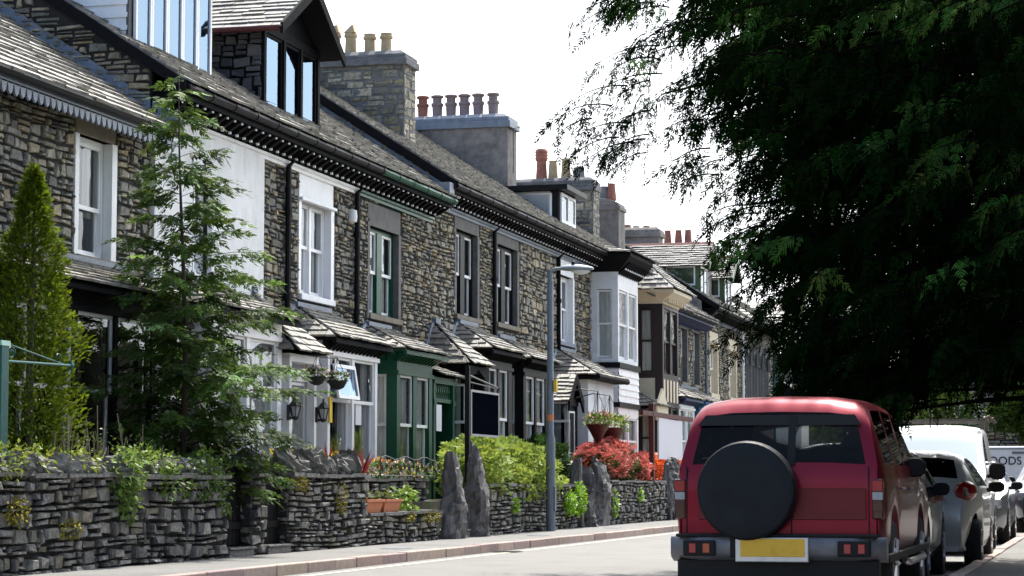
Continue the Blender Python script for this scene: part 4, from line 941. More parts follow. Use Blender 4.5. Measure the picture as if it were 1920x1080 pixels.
def monolith(label, X, y, z0, z1, wx, wy, seed, pts=14, lean=(0, 0), pointed=True):
    R = random.Random(seed); b = MB(); rings = 20; vs = []
    ph = [R.uniform(0, 6.28) for _ in range(4)]
    for i in range(rings + 1):
        t = i / rings; e = max(0, (t - .5) / .5); k = (1 - .1 * t - (.42 if pointed else .3) * e ** 1.6) * (1 + .09 * math.sin(t * 6 + ph[0]) + .05 * math.sin(t * 17 + ph[3])); zz = 0
        for a in range(pts):
            th = 2 * math.pi * a / pts; c_, s_ = math.cos(th), math.sin(th); f = (abs(c_) ** 4 + abs(s_) ** 4) ** -.25
            q = f * (.86 + .1 * math.sin(2 * th + ph[1] + t * 3) + .1 * math.sin(3 * th + t * 8 + ph[2]) + R.uniform(-.13, .13))
            vs.append((X + lean[0] * t + wx * k * q * c_ + .05 * e * math.sin(ph[1]), y + lean[1] * t + wy * k * q * s_ + .05 * math.sin(t * 5 + ph[2]), z0 + (z1 - z0) * (t - .06 * e * (1 + c_ * math.cos(ph[3]) + s_ * .5)) + R.uniform(-.035, .035)))
    b.add(vs, [(i * pts + k, i * pts + (k + 1) % pts, (i + 1) * pts + (k + 1) % pts, (i + 1) * pts + k) for i in range(rings) for k in range(pts)] + [tuple(range(rings * pts, (rings + 1) * pts))])
    o = b.build('slate_gatepost', 'monolith')
    return tag(o, label, 'gatepost', 'upright slate slabs at the garden openings')
monolith('pointed slate gatepost left of the black hanging sign', -10.42, 36.3, .05, 1.58, .2, .26, 1)
monolith('pointed slate gatepost standing under the black hanging sign', -10.42, 37.75, .05, 1.74, .19, .26, 2)
monolith('thin leaning slate slab beside the bright green ferns', -10.5, 45.75, .05, 1.55, .16, .14, 3, pointed=False)
monolith('flat-topped slate slab right of the bright green ferns', -10.55, 46.5, .05, 1.42, .28, .2, 4, pointed=False)
monolith('tall slate slab against the left end of the azalea wall', -10.5, 47.95, .05, 1.6, .22, .4, 5, pointed=False)
monolith('thin slate slab at the right end of the azalea wall', -10.42, 55.35, .05, 1.55, .12, .12, 6, pointed=False)
b = MB()
for i, (y, z, r) in enumerate(((56.1, .35, .3), (56.2, .75, .28), (56.15, 1.1, .25), (56.25, 1.4, .2))): b.blob((-10.5, y, z), (r, r * 1.3, .26), .12, 9, seed=i)
tag(b.build('boulder_pier', 'monolith', smooth=False), 'gate pier of stacked rounded boulders beside the red car', 'gate pier')

# ------------------------------------------------------------------ plants
def scatter(name, tv, tf, pos, rot, scl, tint, m, parent=None):
    tv = np.asarray(tv, np.float32); tf = np.asarray(tf, np.int32); n = len(pos); k = len(tv)
    V = np.einsum('nij,kj->nki', rot, tv) * scl[:, None, None] + pos[:, None, :]
    L = np.array(parent['_o'] if parent is not None else (0, 0, 0)); V = (V - L).reshape(-1, 3).astype(np.float32)
    Fc = (tf[None] + (np.arange(n) * k)[:, None, None]).reshape(-1, tf.shape[1])
    me = bpy.data.meshes.new(name); me.vertices.add(len(V)); me.vertices.foreach_set('co', V.ravel())
    me.loops.add(Fc.size); me.loops.foreach_set('vertex_index', Fc.ravel().astype(np.int32))
    me.polygons.add(len(Fc)); me.polygons.foreach_set('loop_start', np.arange(0, Fc.size, Fc.shape[1], dtype=np.int32))
    me.update(calc_edges=True)
    C = np.ones((n, k, 4), np.float32); C[:, :, :3] = tint[:, None, :]
    a = me.color_attributes.new('tint', 'FLOAT_COLOR', 'POINT'); a.data.foreach_set('color', C.ravel())
    me.materials.append(M[m]); o = bpy.data.objects.new(name, me); COL.objects.link(o); o['_o'] = tuple(float(x) for x in L)
    if parent is not None: o.parent = parent
    return o
def basis(d, roll=0.0, upv=(0, 0, 1)):
    d = d / np.linalg.norm(d, axis=1, keepdims=True); u = np.tile(np.array(upv, float), (len(d), 1)); u = u + RNG.normal(0, .25, u.shape)
    y = np.cross(u, d); y /= np.linalg.norm(y, axis=1, keepdims=True) + 1e-9; z = np.cross(d, y)
    if np.any(roll):
        c, s = np.cos(roll)[:, None], np.sin(roll)[:, None]; y, z = y * c + z * s, z * c - y * s
    return np.stack([d, y, z], axis=2)
def frond(pairs=8, wl=.42, droop=.18, lw=.05, rag=0):
    v = []; f = []
    def rh(p, d, l, w, dz):
        b = len(v); px, py = -d[1] * w, d[0] * w
        v.extend([p, (p[0] + d[0] * l * .45 + px, p[1] + d[1] * l * .45 + py, p[2] - dz * .3), (p[0] + d[0] * l, p[1] + d[1] * l, p[2] - dz), (p[0] + d[0] * l * .45 - px, p[1] + d[1] * l * .45 - py, p[2] - dz * .3)]); f.append((b, b + 1, b + 2, b + 3))
    for i in range(pairs):
        t = .08 + .86 * i / pairs; l = wl * (1 - .65 * t) * (1 - rag * .3 * ((i * 7) % 3)); z = -droop * t * t
        for s in (1, -1):
            a = math.radians(42 - 8 * t); rh((t, 0, z), (math.cos(a), s * math.sin(a)), l, lw, l * .25)
    rh((0, 0, 0), (1, 0), 1.0, .02, droop); rh((.8, 0, -droop * .64), (1, 0), .25, lw * .8, .08)
    return v, f
FROND = frond(); FRONDL = frond(6, .5, .3, .06, 1); FRONDY = frond(9, .4, .45, .03, 1)
LEAF = ([(0, 0, 0), (.45, .28, .06), (1, 0, -.1), (.45, -.28, .06)], [(0, 1, 2, 3)])
LEAFLET = ([(0, 0, 0), (.45, .26, .07), (1, 0, -.1), (.45, -.26, .07), (.1, .1, .0), (.3, .75, .1), (.75, .8, -.05), (.6, .35, .0), (.1, -.1, 0), (.6, -.35, 0), (.75, -.8, -.05), (.3, -.75, .1)], [(0, 1, 2, 3), (4, 7, 6, 5), (8, 11, 10, 9)])
def tints(n, base=(1, 1, 1), var=.35, hue=.12):
    k = RNG.uniform(1 - var, 1 + var, (n, 1)); h = RNG.uniform(-hue, hue, (n, 1)); return np.array(base)[None] * k * np.concatenate([1 + h, np.ones((n, 1)), 1 - h], 1)
def leafcloud(name, ells, n, size, m, parent=None, tmpl=LEAFLET, up=.5, shell=.55, tb=(1, 1, 1), var=.35, svar=.4):
    vol = np.array([e[1][0] * e[1][1] * e[1][2] for e in ells]) ** (2 / 3); idx = RNG.choice(len(ells), n, p=vol / vol.sum())
    C = np.array([e[0] for e in ells])[idx]; Rr = np.array([e[1] for e in ells])[idx]
    d = RNG.normal(size=(n, 3)); d /= np.linalg.norm(d, axis=1, keepdims=True)
    r = RNG.uniform(shell ** 3, 1.15, (n, 1)) ** (1 / 3); lump = 1 + .12 * np.sin(d[:, :1] * 9 + C[:, :1]) * np.sin(d[:, 1:2] * 8) + .1 * np.sin(d[:, 2:3] * 11 + 2)
    pos = C + d * r * Rr * lump
    dirs = d + RNG.normal(0, .55, (n, 3)) + np.array([0, 0, up])
    return scatter(name, tmpl[0], tmpl[1], pos, basis(dirs, RNG.uniform(-.8, .8, n)), size * RNG.uniform(1 - svar, 1 + svar, n), tints(n, tb, var), m, parent)
def shrub(name, label, cat, ells, n, size, m, stems=None, group=None, **k):
    c = np.mean([e[0] for e in ells], axis=0); zb = min(e[0][2] - e[1][2] for e in ells)
    o = thing(name, label, cat, (float(c[0]), float(c[1]), float(zb)), group)
    leafcloud('foliage', ells, n, size, m, o, **k)
    s = MB(); R = random.Random(n)
    for e in ells:
        for _ in range(3):
            q = lambda a: R.uniform(-a, a)
            s.tube([(e[0][0] + q(.1), e[0][1] + q(.15), .6), (e[0][0] + q(.2) * e[1][0], e[0][1] + q(.4) * e[1][1], e[0][2] - .2 * e[1][2]), (e[0][0] + q(.8) * e[1][0], e[0][1] + q(.8) * e[1][1], e[0][2] + .6 * e[1][2])], [.018, .012, .005], 5)
    s.build('stem', 'bark', o)
    return o
# --- the sparse conifer in front of the white wall
def conifer(label, name, X, Y, z0, z1, prof, nb, m, flen, tmpl, stem_r, droop, upturn, fr_per, tb=(1, 1, 1), seed=1, trunk_top=None, var=.35, az=None):
    """prof(t) = branch reach at height fraction t"""
    R = np.random.default_rng(seed); o = thing(name, label, 'tree', (X, Y, z0))
    pos, dr, sc_, ti_ = [], [], [], []; br = MB()
    lean = lambda t: (X + .05 * math.sin(t * 5), Y + .04 * math.sin(t * 4 + 1))
    br.tube([(*lean(i / 12), z0 + (z1 - z0) * i / 12) for i in range(13)], [stem_r * (1 - .93 * i / 12) for i in range(13)], 7)
    tr = br.build('trunk', 'bark', o); br = MB()
    for i in range(nb):
        t = (i + R.uniform(0, 1)) / nb; t = .97 * t ** 1.75; a = i * 2.399 + R.uniform(-.4, .4); L = prof(t) * R.uniform(.62, 1.2)
        if L < .04: continue
        h = np.array([math.cos(a), math.sin(a), 0]); bx, by = lean(t); p0 = np.array([bx, by, z0 + (z1 - z0) * t]); pts = []
        for k in range(6):
            s = k / 5; pts.append(p0 + h * L * s + np.array([0, 0, L * (upturn * s - droop * s * s)]))
        br.tube(pts, [max(.004, stem_r * .3 * (1 - t) * (1 - .85 * k / 5)) for k in range(6)], 4)
        nf = max(4, int(fr_per * L)); g0 = R.uniform(.5, 1.5)
        for k in range(nf):
            s = .12 + .88 * (k + R.uniform(0, 1)) / nf; i0 = min(int(s * 5), 4); q = pts[i0] + (pts[i0 + 1] - pts[i0]) * (s * 5 - i0)
            sd = 1 if k % 2 else -1; ang = R.uniform(.35, 1.15) * sd; c, sn = math.cos(ang), math.sin(ang)
            d = np.array([h[0] * c - h[1] * sn, h[0] * sn + h[1] * c, R.uniform(-.55, .25) - droop * .5 + upturn * .3])
            if s > .93: d = h + np.array([0, 0, R.uniform(-.4, .2)])
            pos.append(q + R.normal(0, .02, 3)); dr.append(d); sc_.append(flen * R.uniform(.6, 1.3) * (1.1 - .5 * s)); q_ = g0 * R.uniform(.7, 1.3) * (2.2 if R.random() < .12 else 1); ti_.append((q_ * R.uniform(.9, 1.25), q_, q_ * R.uniform(.7, 1.1)))
    br.build('limbs', 'bark', o)
    n = len(pos)
    scatter('crown', tmpl[0], tmpl[1], np.array(pos), basis(np.array(dr), R.uniform(-.7, .7, n)), np.array(sc_), np.array(ti_), m, o)
    return o
conifer('tall sparse conifer with bare leader in front of the white wall', 'conifer_tree', -11.4, 27.15, .75, 6.35,
        lambda t: float(np.interp(t, [0, .1, .25, .38, .5, .6, .7, .8, .9, 1], [1.05, 1.4, 1.5, 1.3, 1.05, .85, .7, .5, .3, .1])), 118, 'leafmid', .36, FRONDL, .05, .3, .42, 30, seed=5, var=.5)
gc = thing('golden_conifer', 'narrow yellow-green columnar conifer at the left edge', 'tree', (-11.6, 23.35, .7))
b = MB(); b.tube([(-11.6, 23.35, .7), (-11.6, 23.35, 2.5), (-11.6, 23.38, 4.4)], [.05, .035, .008], 6); b.build('trunk', 'bark', gc)
n = 16000; t = RNG.uniform(0, 1, n) ** .85; aa = RNG.uniform(0, 6.283, n)
rr = .47 * np.minimum(1, ((1 - t) / .52)) ** .75 * (.55 + .45 * np.minimum(1, t / .12)) * (1 + .26 * np.sin(t * 26 + 2 * np.sin(aa * 2)) + .24 * np.sin(aa * 5 + t * 19) * np.sin(t * 37 + aa))
rr = rr * np.sqrt(RNG.uniform(.3, 1.15, n)) + RNG.normal(0, .015, n)
pos = np.stack([-11.6 + rr * np.cos(aa), 23.35 + rr * np.sin(aa), .85 + t * 3.66 + RNG.normal(0, .03, n)], 1)
dr = np.stack([np.cos(aa), np.sin(aa), np.full(n, .75)], 1) + RNG.normal(0, .5, (n, 3))
scatter('crown', *FROND, pos, basis(dr, RNG.uniform(-1.5, 1.5, n)), RNG.uniform(.035, .085, n), tints(n, (1, 1, 1), .55), 'leafgold', gc)
# --- the big dark tree over the parked cars
yew = thing('yew_tree', 'huge dark evergreen tree overhanging the parked cars', 'tree', (3.2, 27, .1))
def inpoly(P, x, y):
    c = False; n = len(P)
    for i in range(n):
        x0, y0 = P[i]; x1, y1 = P[i - 1]
        if (y0 > y) != (y1 > y) and x < (x1 - x0) * (y - y0) / (y1 - y0) + x0: c = not c
    return c
OUT = [(1130, -60), (1125, 60), (1190, 90), (1130, 120), (1190, 150), (1090, 165), (1050, 168), (1030, 215), (1080, 260), (1150, 300), (1190, 330), (1262, 260), (1290, 310), (1320, 400), (1330, 450), (1385, 470), (1380, 540), (1395, 600), (1440, 670), (1485, 725), (1560, 755), (1640, 775), (1720, 790), (1765, 730), (1800, 700), (1880, 740), (1960, 760), (1960, -60)]
CORE = [(1330, -60), (1350, 150), (1400, 240), (1450, 300), (1480, 380), (1430, 440), (1490, 540), (1500, 650), (1540, 720), (1640, 745), (1710, 770), (1740, 700), (1960, 690), (1960, -60)]
tw = []
R = random.Random(3)
for poly, cnt, ya, yb in ((OUT, 350, 25, 29.5), (CORE, 1500, 23.2, 30.5)):
    k = 0
    while k < cnt:
        x, y = R.uniform(1000, 1960), R.uniform(-60, 800)
        if not inpoly(poly, x, y): continue
        Y = R.uniform(ya, yb); X, Z = onY(x, y, Y); tw.append((X, Y, Z, 1.0)); k += 1
for _ in range(420): tw.append((R.uniform(2.2, 8), R.uniform(22, 34), R.uniform(2.5, 14), 1.7))
for _ in range(200): tw.append((R.uniform(-2.6, 2), R.uniform(22.5, 31), R.uniform(8, 13.5), 1.7))
tr = MB(); tr.tube([(3.2, 27, .1), (3.1, 27, 3), (3.3, 27.2, 8), (3.2, 27, 14)], [.55, .45, .3, .06], 12); tr.build('trunk', 'barkdark', yew)
li = MB(); pos = []; dr = []; sc_ = []; ti = []
for i, (X, Y, Z, s) in enumerate(tw):
    out = np.array([X - 3.2, Y - 27, 0]); out /= np.linalg.norm(out) + 1e-6
    a = R.uniform(-.9, .9); c, sn = math.cos(a), math.sin(a); h = np.array([out[0] * c - out[1] * sn, out[0] * sn + out[1] * c, 0])
    L = R.uniform(.45, .95) * s; base = np.array([X, Y, Z]) - h * L * .5 + np.array([0, 0, L * .12]); pts = []
    for k in range(6):
        q = k / 5; pts.append(base + h * L * q + np.array([0, 0, L * (.12 * q - .45 * q * q)]))
    if s < 1.5: li.tube(pts, [.012, .01, .009, .007, .005, .003], 4, cap=False)
    nf = 11; g0 = R.uniform(.5, 1.5); yl = 1.0
    if R.random() < (.2 if Z > 5.6 or (X > -2.4 and Z > 3.2) else .03): g0 *= R.uniform(3, 9); yl = R.uniform(1.0, 1.7)  # backlit green highlights put into the tint of some, mostly higher, twigs
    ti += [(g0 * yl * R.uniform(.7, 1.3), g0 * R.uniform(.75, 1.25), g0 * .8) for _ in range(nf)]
    for k in range(nf):
        q = (k + .5) / nf; i0 = min(int(q * 5), 4); p = pts[i0] + (pts[i0 + 1] - pts[i0]) * (q * 5 - i0); sd = 1 if k % 2 else -1
        ang = R.uniform(.4, 1.2) * sd; c, sn = math.cos(ang), math.sin(ang)
        pos.append(p); dr.append(np.array([h[0] * c - h[1] * sn, h[0] * sn + h[1] * c, R.uniform(-1.7, -.2)])); sc_.append(R.uniform(.18, .42) * s)
    if i % 14 == 0 and s < 1.5:
        z0 = min(max(1.5, Z + R.uniform(-.6, 1.0)), 11); mid = np.array([3.2 + (base[0] - 3.2) * .5, 27 + (base[1] - 27) * .5, (z0 + base[2]) / 2 + .5])
        q0 = np.array([3.2, 27, z0]); path = [q0 * (1 - t) ** 2 + mid * 2 * t * (1 - t) + base * t * t for t in (0, .2, .4, .6, .8, 1)]
        li.tube(path, [.1, .08, .06, .045, .03, .014], 6)
li.build('limbs', 'barkdark', yew)
n = len(pos); print('yew fronds', n)
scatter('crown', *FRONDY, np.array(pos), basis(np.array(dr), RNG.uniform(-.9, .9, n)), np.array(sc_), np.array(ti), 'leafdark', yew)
# --- shrubs
E_ = lambda y, z, ry, rz, x=-11.2, rx=.6: ((x, y, z), (rx, ry, rz))
shrub('lime_shrub', 'bushy lime-green shrub spilling over the wall by the lamp post', 'shrub', [E_(39.3, 1.2, .8, .5, -10.9), E_(40.8, 1.35, 1.0, .55), E_(42.4, 1.3, 1.0, .55, -11), E_(43.6, 1.1, .8, .42, -10.95), E_(42.0, 1.0, 1.6, .35, -10.6, .25), E_(38.7, .95, .35, .35, -10.75, .3)], 6000, .1, 'leaflime')
shrub('azalea', 'large coral-red azalea behind the wall', 'shrub', [E_(50.4, 1.45, .8, .4, -11), E_(51.8, 1.6, .9, .42), E_(53.0, 1.4, .8, .42, -11)], 3600, .075, 'leafred', shell=.75, var=.45)
leafcloud('leaves', [E_(50.5, 1.3, .8, .42), E_(51.9, 1.45, 1.0, .46), E_(53.1, 1.25, .8, .42)], 2600, .1, 'leafgreen', bpy.data.objects['azalea'])
shrub('azalea', 'smaller orange azalea under the blank white board', 'shrub', [E_(57.6, 1.35, .9, .4), E_(59.5, 1.35, 1.1, .4)], 2400, .1, 'leaforange')
shrub('rhododendron', 'dark glossy evergreen shrub left of the coral azalea', 'shrub', [E_(48.4, 1.45, .9, .5, -11.9, .5)], 1600, .13, 'leafgreen', tb=(.6, .7, .6))
def rosette(label, X, Y, Z, n, L, m, tb=(1, 1, 1)):
    b = MB(); R = random.Random(int(Y * 10))
    for i in range(n):
        a = R.uniform(0, 6.28); e = R.uniform(.5, 1.45); l = L * R.uniform(.7, 1.15); k = R.uniform(.6, 1.5); b.ct = (tb[0] * k, tb[1] * k, tb[2] * k)
        d = Vector((math.cos(a) * math.cos(e), math.sin(a) * math.cos(e), math.sin(e))); s = Vector((-math.sin(a), math.cos(a), 0)) * .02; p = Vector((X, Y, Z)); q = p + d * l * .55; r_ = p + d * l + Vector((0, 0, -.12 * l * math.cos(e)))
        b.add([p - s * .7, p + s * .7, q + s, q - s, r_], [(0, 1, 2, 3), (3, 2, 4)])
    return tag(b.build('spiky_plant', m), label, 'plant', 'spiky maroon plants in the front gardens')
rosette('spiky maroon-bladed plant directly above the terracotta troughs', -11.0, 33.15, 1.05, 70, .55, 'leafmaroon')
rosette('spiky maroon-bladed plant above the right end of the rounded coping wall', -10.95, 31.5, 1.05, 60, .6, 'leafmaroon')
tag(rosette('', -10.9, 25.3, 1.05, 90, .4, 'leafgreen', (1.2, 1.4, .8)), 'grassy green tuft behind the wall under the tall conifer', 'plant').pop('group', None)
def ivy(name, label, ells, n, size, m='leafivy', cat='creeper', **k):
    o = leafcloud(name, ells, n, size, m, None, tmpl=LEAF, up=-.3, shell=.3, **k); return tag(o, label, cat)
ivy('ivy', 'bright ivy hanging over the wall face left of the tall conifer', [((-10.4, 23.3, 1.1), (.12, .35, .3)), ((-10.38, 23.3, .85), (.09, .22, .25))], 520, .075)
ivy('ivy', 'yellowish ivy creeping among the coping stones at the far left', [((-10.6, 21.2, 1.28), (.25, .6, .16)), ((-10.6, 22.4, 1.25), (.25, .5, .14)), ((-10.5, 20.6, 1.2), (.2, .3, .2))], 620, .06, tb=(1.5, 1.2, .8))
ivy('ivy', 'dark ivy draped on the wall under the tall conifer', [((-10.42, 24.6, 1.0), (.1, .5, .18)), ((-10.42, 25.6, 1.1), (.12, .5, .3)), ((-10.45, 26.2, 1.0), (.12, .2, .4))], 800, .07, tb=(.55, .62, .5))
ivy('moss_patch', 'yellow-green moss low on the far left wall face', [((-10.39, 20.7, .75), (.05, .25, .14)), ((-10.39, 21.9, .55), (.05, .2, .1))], 420, .04, 'moss', 'moss')
ivy('ivy', 'pale green ivy between the coping stones beside the tall conifer', [((-10.55, 23.9, 1.3), (.2, .35, .14)), ((-10.5, 24.4, 1.25), (.2, .4, .14))], 420, .055, tb=(1.3, 1.2, .9))
ivy('moss_patch', 'yellow moss on the left end of the rounded coping wall', [((-10.4, 28.9, 1.02), (.06, .28, .1)), ((-10.4, 30.6, .8), (.05, .2, .22))], 500, .035, 'moss', 'moss')
ivy('moss_patch', 'yellow moss along the top of the low trough wall', [((-10.4, 35.0, .5), (.07, .5, .08)), ((-10.42, 33.9, .5), (.06, .25, .06))], 500, .035, 'moss', 'moss')
for y, z, h, lb in ((44.5, .62, .22, 'left one of the two bright green fern clumps on the wall'), (45.35, .7, .32, 'taller bright green fern clump beside the thin slab')):
    ivy('fern', lb, [((-10.38, y, z), (.13, .26, h))], 620, .07, 'leaffern', 'fern')
ivy('fern', 'small bright fern on the wall face left of the lamp post', [((-10.4, 40.3, .62), (.06, .14, .12))], 150, .06, 'leaffern', 'fern')
ivy('fern', 'small bright fern on the wall under the red azalea', [((-10.4, 51.8, .75), (.06, .2, .15))], 150, .06, 'leaffern', 'fern')
ivy('fern', 'straggling fern at the left end of the azalea wall', [((-10.4, 48.95, .6), (.07, .2, .35))], 200, .06, 'leaffern', 'fern', tb=(.8, .8, 1.2))
# flowers along the gardens
def flowers(label, ells, n, cols, size=.05):
    c = np.mean([e[0] for e in ells], axis=0); o = thing('flowering_plant', label, 'flowers', (float(c[0]), float(c[1]), .75))
    leafcloud('foliage', ells, n * 2, size * 1.3, 'leafgreen', o, tmpl=LEAF, tb=(1.3, 1.4, 1))
    up = [((e[0][0], e[0][1], e[0][2] + e[1][2] * .3), e[1]) for e in ells]
    for i, cl in enumerate(cols): leafcloud('blossom', up, max(12, n // len(cols)), size, 'petal', o, tmpl=LEAF, tb=cl, shell=.85, up=1)
    return o
flowers('yellow flowers behind the rounded coping stones', [((-10.95, 29.6, 1.3), (.2, .35, .16)), ((-10.95, 30.8, 1.32), (.2, .3, .16))], 200, [(1, .7, .02), (.9, .8, .1), (.5, .6, .1)])
flowers('mixed bedding flowers behind the scroll railing', [((-11.15, 34.6, 1.22), (.15, .5, .14)), ((-11.15, 35.8, 1.2), (.15, .5, .14)), ((-11.15, 36.6, 1.18), (.15, .35, .12))], 420, [(1, .65, .1), (.9, .3, .15), (.95, .9, .85), (1, .75, .3)])
flowers('yellow flowers between the spiky maroon plants', [((-11.05, 32.3, 1.28), (.15, .3, .14))], 120, [(1, .75, .02)])
bt = MB(); R = random.Random(8)
for i in range(26):
    y = R.uniform(22.6, 25.6); x = R.uniform(-11.3, -10.9); h = R.uniform(.35, .85); a = R.uniform(-.3, .3)
    bt.tube([(x, y, .7), (x + R.uniform(-.05, .05), y + a * .5, .9 + h * .5), (x, y + a, 1.05 + h)], [.014, .011, .005], 5); bt.tube([(x, y + a * .5, .9 + h * .5), (x, y + a * .5 + R.uniform(-.25, .25), 1.1 + h * .6)], [.009, .004], 4)
bs = thing('bare_shrub', 'pale bare-twigged shrub budding behind the wall at left', 'shrub', (-11.1, 24, .7)); bt.build('stem', 'twig', bs)
leafcloud('foliage', [((-11.1, 23.3, 1.45), (.25, .7, .3)), ((-11.1, 24.8, 1.4), (.25, .8, .25))], 260, .05, 'leafivy', bs, tmpl=LEAF, shell=.1)
for i, (y, lb) in enumerate(((32.35, 'left terracotta trough on the low wall'), (33.25, 'right terracotta trough on the low wall'))):
    o = thing('planter', lb, 'planter', (-10.62, y, .59), 'terracotta troughs on the low wall'); b = MB()
    b.prism([(-10.72, y - .36, .59), (-10.5, y - .36, .59), (-10.46, y - .42, .78), (-10.76, y - .42, .78)], (0, .1, 0)) if 0 else None
    q = [(-10.72, y - .36, .59), (-10.52, y - .36, .59), (-10.52, y + .36, .59), (-10.72, y + .36, .59)]; t = [(-10.76, y - .41, .76), (-10.48, y - .41, .76), (-10.48, y + .41, .76), (-10.76, y + .41, .76)]
    b.add(q + t, [(0, 3, 2, 1), (0, 1, 5, 4), (1, 2, 6, 5), (2, 3, 7, 6), (3, 0, 4, 7)]); b.box(-10.78, -10.46, y - .43, y - .39, .745, .78); b.box(-10.78, -10.46, y + .39, y + .43, .745, .78); b.box(-10.5, -10.46, y - .39, y + .39, .745, .78); b.box(-10.78, -10.74, y - .39, y + .39, .745, .78); b.quad(*[(p[0], p[1], .74) for p in t])
    b.build('trough', 'terra', o); leafcloud('foliage', [((-10.62, y + .05, .82), (.1, .3, .08))], 60, .06, 'leafivy', o, tmpl=LEAF)
ivy('potted_plant', 'light green leafy plant right of the terracotta troughs', [((-10.65, 34.45, .8), (.14, .3, .16))], 110, .11, 'leafivy', 'plant', tb=(1.4, 1.4, 1))
b = MB()
for i in range(7):
    y = 34.0 + i * .48; x = -10.93
    b.tube([(x, y, 1.1), (x, y, 1.42)], .008, 5)
    for s in (1, -1):
        pts = [(x, y + .2 + s * (.16 - k * .006) * math.cos(k * .55), 1.27 + s * .09 * math.sin(k * .55) * (1 - k * .05)) for k in range(14)]; b.tube(pts, .008, 4)
b.tube([(-10.93, 34, 1.14), (-10.93, 37, 1.14)], .01, 5); b.tube([(-10.93, 34 + k * .25, 1.42 + .03 * math.sin(k * 1.5)) for k in range(13)], .01, 5)
tag(b.build('scroll_railing', 'iron'), 'black wrought-iron scroll railing in front of the green bay', 'railing')
g = MB(); g.box(-8.88, -8.5, 33.0, 33.45, .002, .008)
for i in range(6): g.box(-8.86, -8.52, 33.04 + i * .07, 33.07 + i * .07, .008, .014)
tag(g.build('drain_grate', 'iron'), 'iron drain grate in the road against the left kerb', 'drain')
# hanging baskets
def basket(label, X, y, z, r, m='rubber', brk=True, cols=((.95, .9, .9), (.5, .3, .7), (.9, .8, .4)), grp=None, n=150):
    o = thing('hanging_basket', label, 'hanging basket', (X, y, z - r), grp); b = MB()
    b.lathe((X, y, z), [(r * .25, -r * .95), (r * .65, -r * .75), (r * .92, -r * .3), (r, 0), (r * .9, -.02)], 14); b.build('bowl', m, o, smooth=True)
    c = MB()
    for k in range(3): c.tube([(X + r * math.cos(k * 2.1), y + r * math.sin(k * 2.1), z), (X, y, z + r * 2.2)], .005, 4)
    if brk: c.tube([(X, y, z + r * 2.2), (X - .35, y, z + r * 2.3), (X - .42, y, z + r * 1.2)], .009, 5)
    c.build('chain', 'iron', o); leafcloud('foliage', [((X, y, z + r * .25), (r * 1.1, r * 1.1, r * .5))], n * 2, .05, 'leafgreen', o, tmpl=LEAF, tb=(1.1, 1.3, 1))
    for cl in cols: leafcloud('blossom', [((X, y, z + r * .35), (r * 1.12, r * 1.12, r * .5))], n // 3, .05, 'petal', o, tmpl=LEAF, tb=cl, shell=.9)
    return o
basket('black hanging basket of pale pansies beside the glazed porch, nearer the tall conifer', -11.9, 33.75, 2.68, .15)
basket('black hanging basket of pale pansies against the white bay window', -11.9, 34.75, 2.66, .16)
for y, z, r, lb, cl in ((50.9, 2.35, .28, 'brown conical hanging basket with reddish foliage above the azalea', [(.5, .25, .15), (.6, .3, .2)]), (52.2, 2.3, .38, 'larger brown conical hanging basket with bright green foliage above the azalea', [(.5, .7, .1), (.8, .8, .2)])):
    o = thing('hanging_basket', lb, 'hanging basket', (-11.2, y, z - r * 1.6)); b = MB(); b.lathe((-11.2, y, z), [(.04, -r * 1.6), (r * .6, -r * .7), (r, 0), (r * .85, -.03)], 12); b.build('bowl', 'maroon', o, smooth=True)
    leafcloud('foliage', [((-11.2, y, z + .08), (r * 1.1, r * 1.1, r * .5))], 320, .09, 'leafivy', o, tmpl=LEAF)
    for c_ in cl: leafcloud('blossom', [((-11.2, y, z + .12), (r * 1.1, r * 1.1, r * .5))], 50, .08, 'petal', o, tmpl=LEAF, tb=c_)
    b = MB(); b.tube([(-11.2, y, z + .1), (-11.2, y, z + .75), (-11.6, y, z + .8), (-12.0, y, z + .7)], .015, 5)
    for k in range(3): b.tube([(-11.2 + r * math.cos(k * 2.1), y + r * math.sin(k * 2.1), z), (-11.2, y, z + .75)], .006, 4)
    b.build('bracket', 'iron', o)
hg = thing('unseen_hedge', 'added tall clipped hedgerow out of view along the right pavement', 'unseen_hedge', (2.9, 30, .1)); b = MB(); b.box(2.45, 3.5, 12, 70, .1, 4.9); b.build('stem', 'bark', hg)  # hedgerow added out of view to darken car reflections and block low sky
n = 9000; pp = np.stack([np.where(RNG.random(n) < .6, 2.42 + RNG.normal(0, .06, n), RNG.uniform(2.4, 3.5, n)), RNG.uniform(12, 70, n), RNG.uniform(.1, 5, n)], 1); pp[:, 2] = np.where(pp[:, 0] > 2.62, 4.92 + RNG.normal(0, .06, n), pp[:, 2])
scatter('foliage', *LEAFLET, pp, basis(np.array([-.6, 0, .5]) + RNG.normal(0, .5, (n, 3)), RNG.uniform(-.8, .8, n)), RNG.uniform(.14, .26, n), tints(n), 'leafgreen', hg)
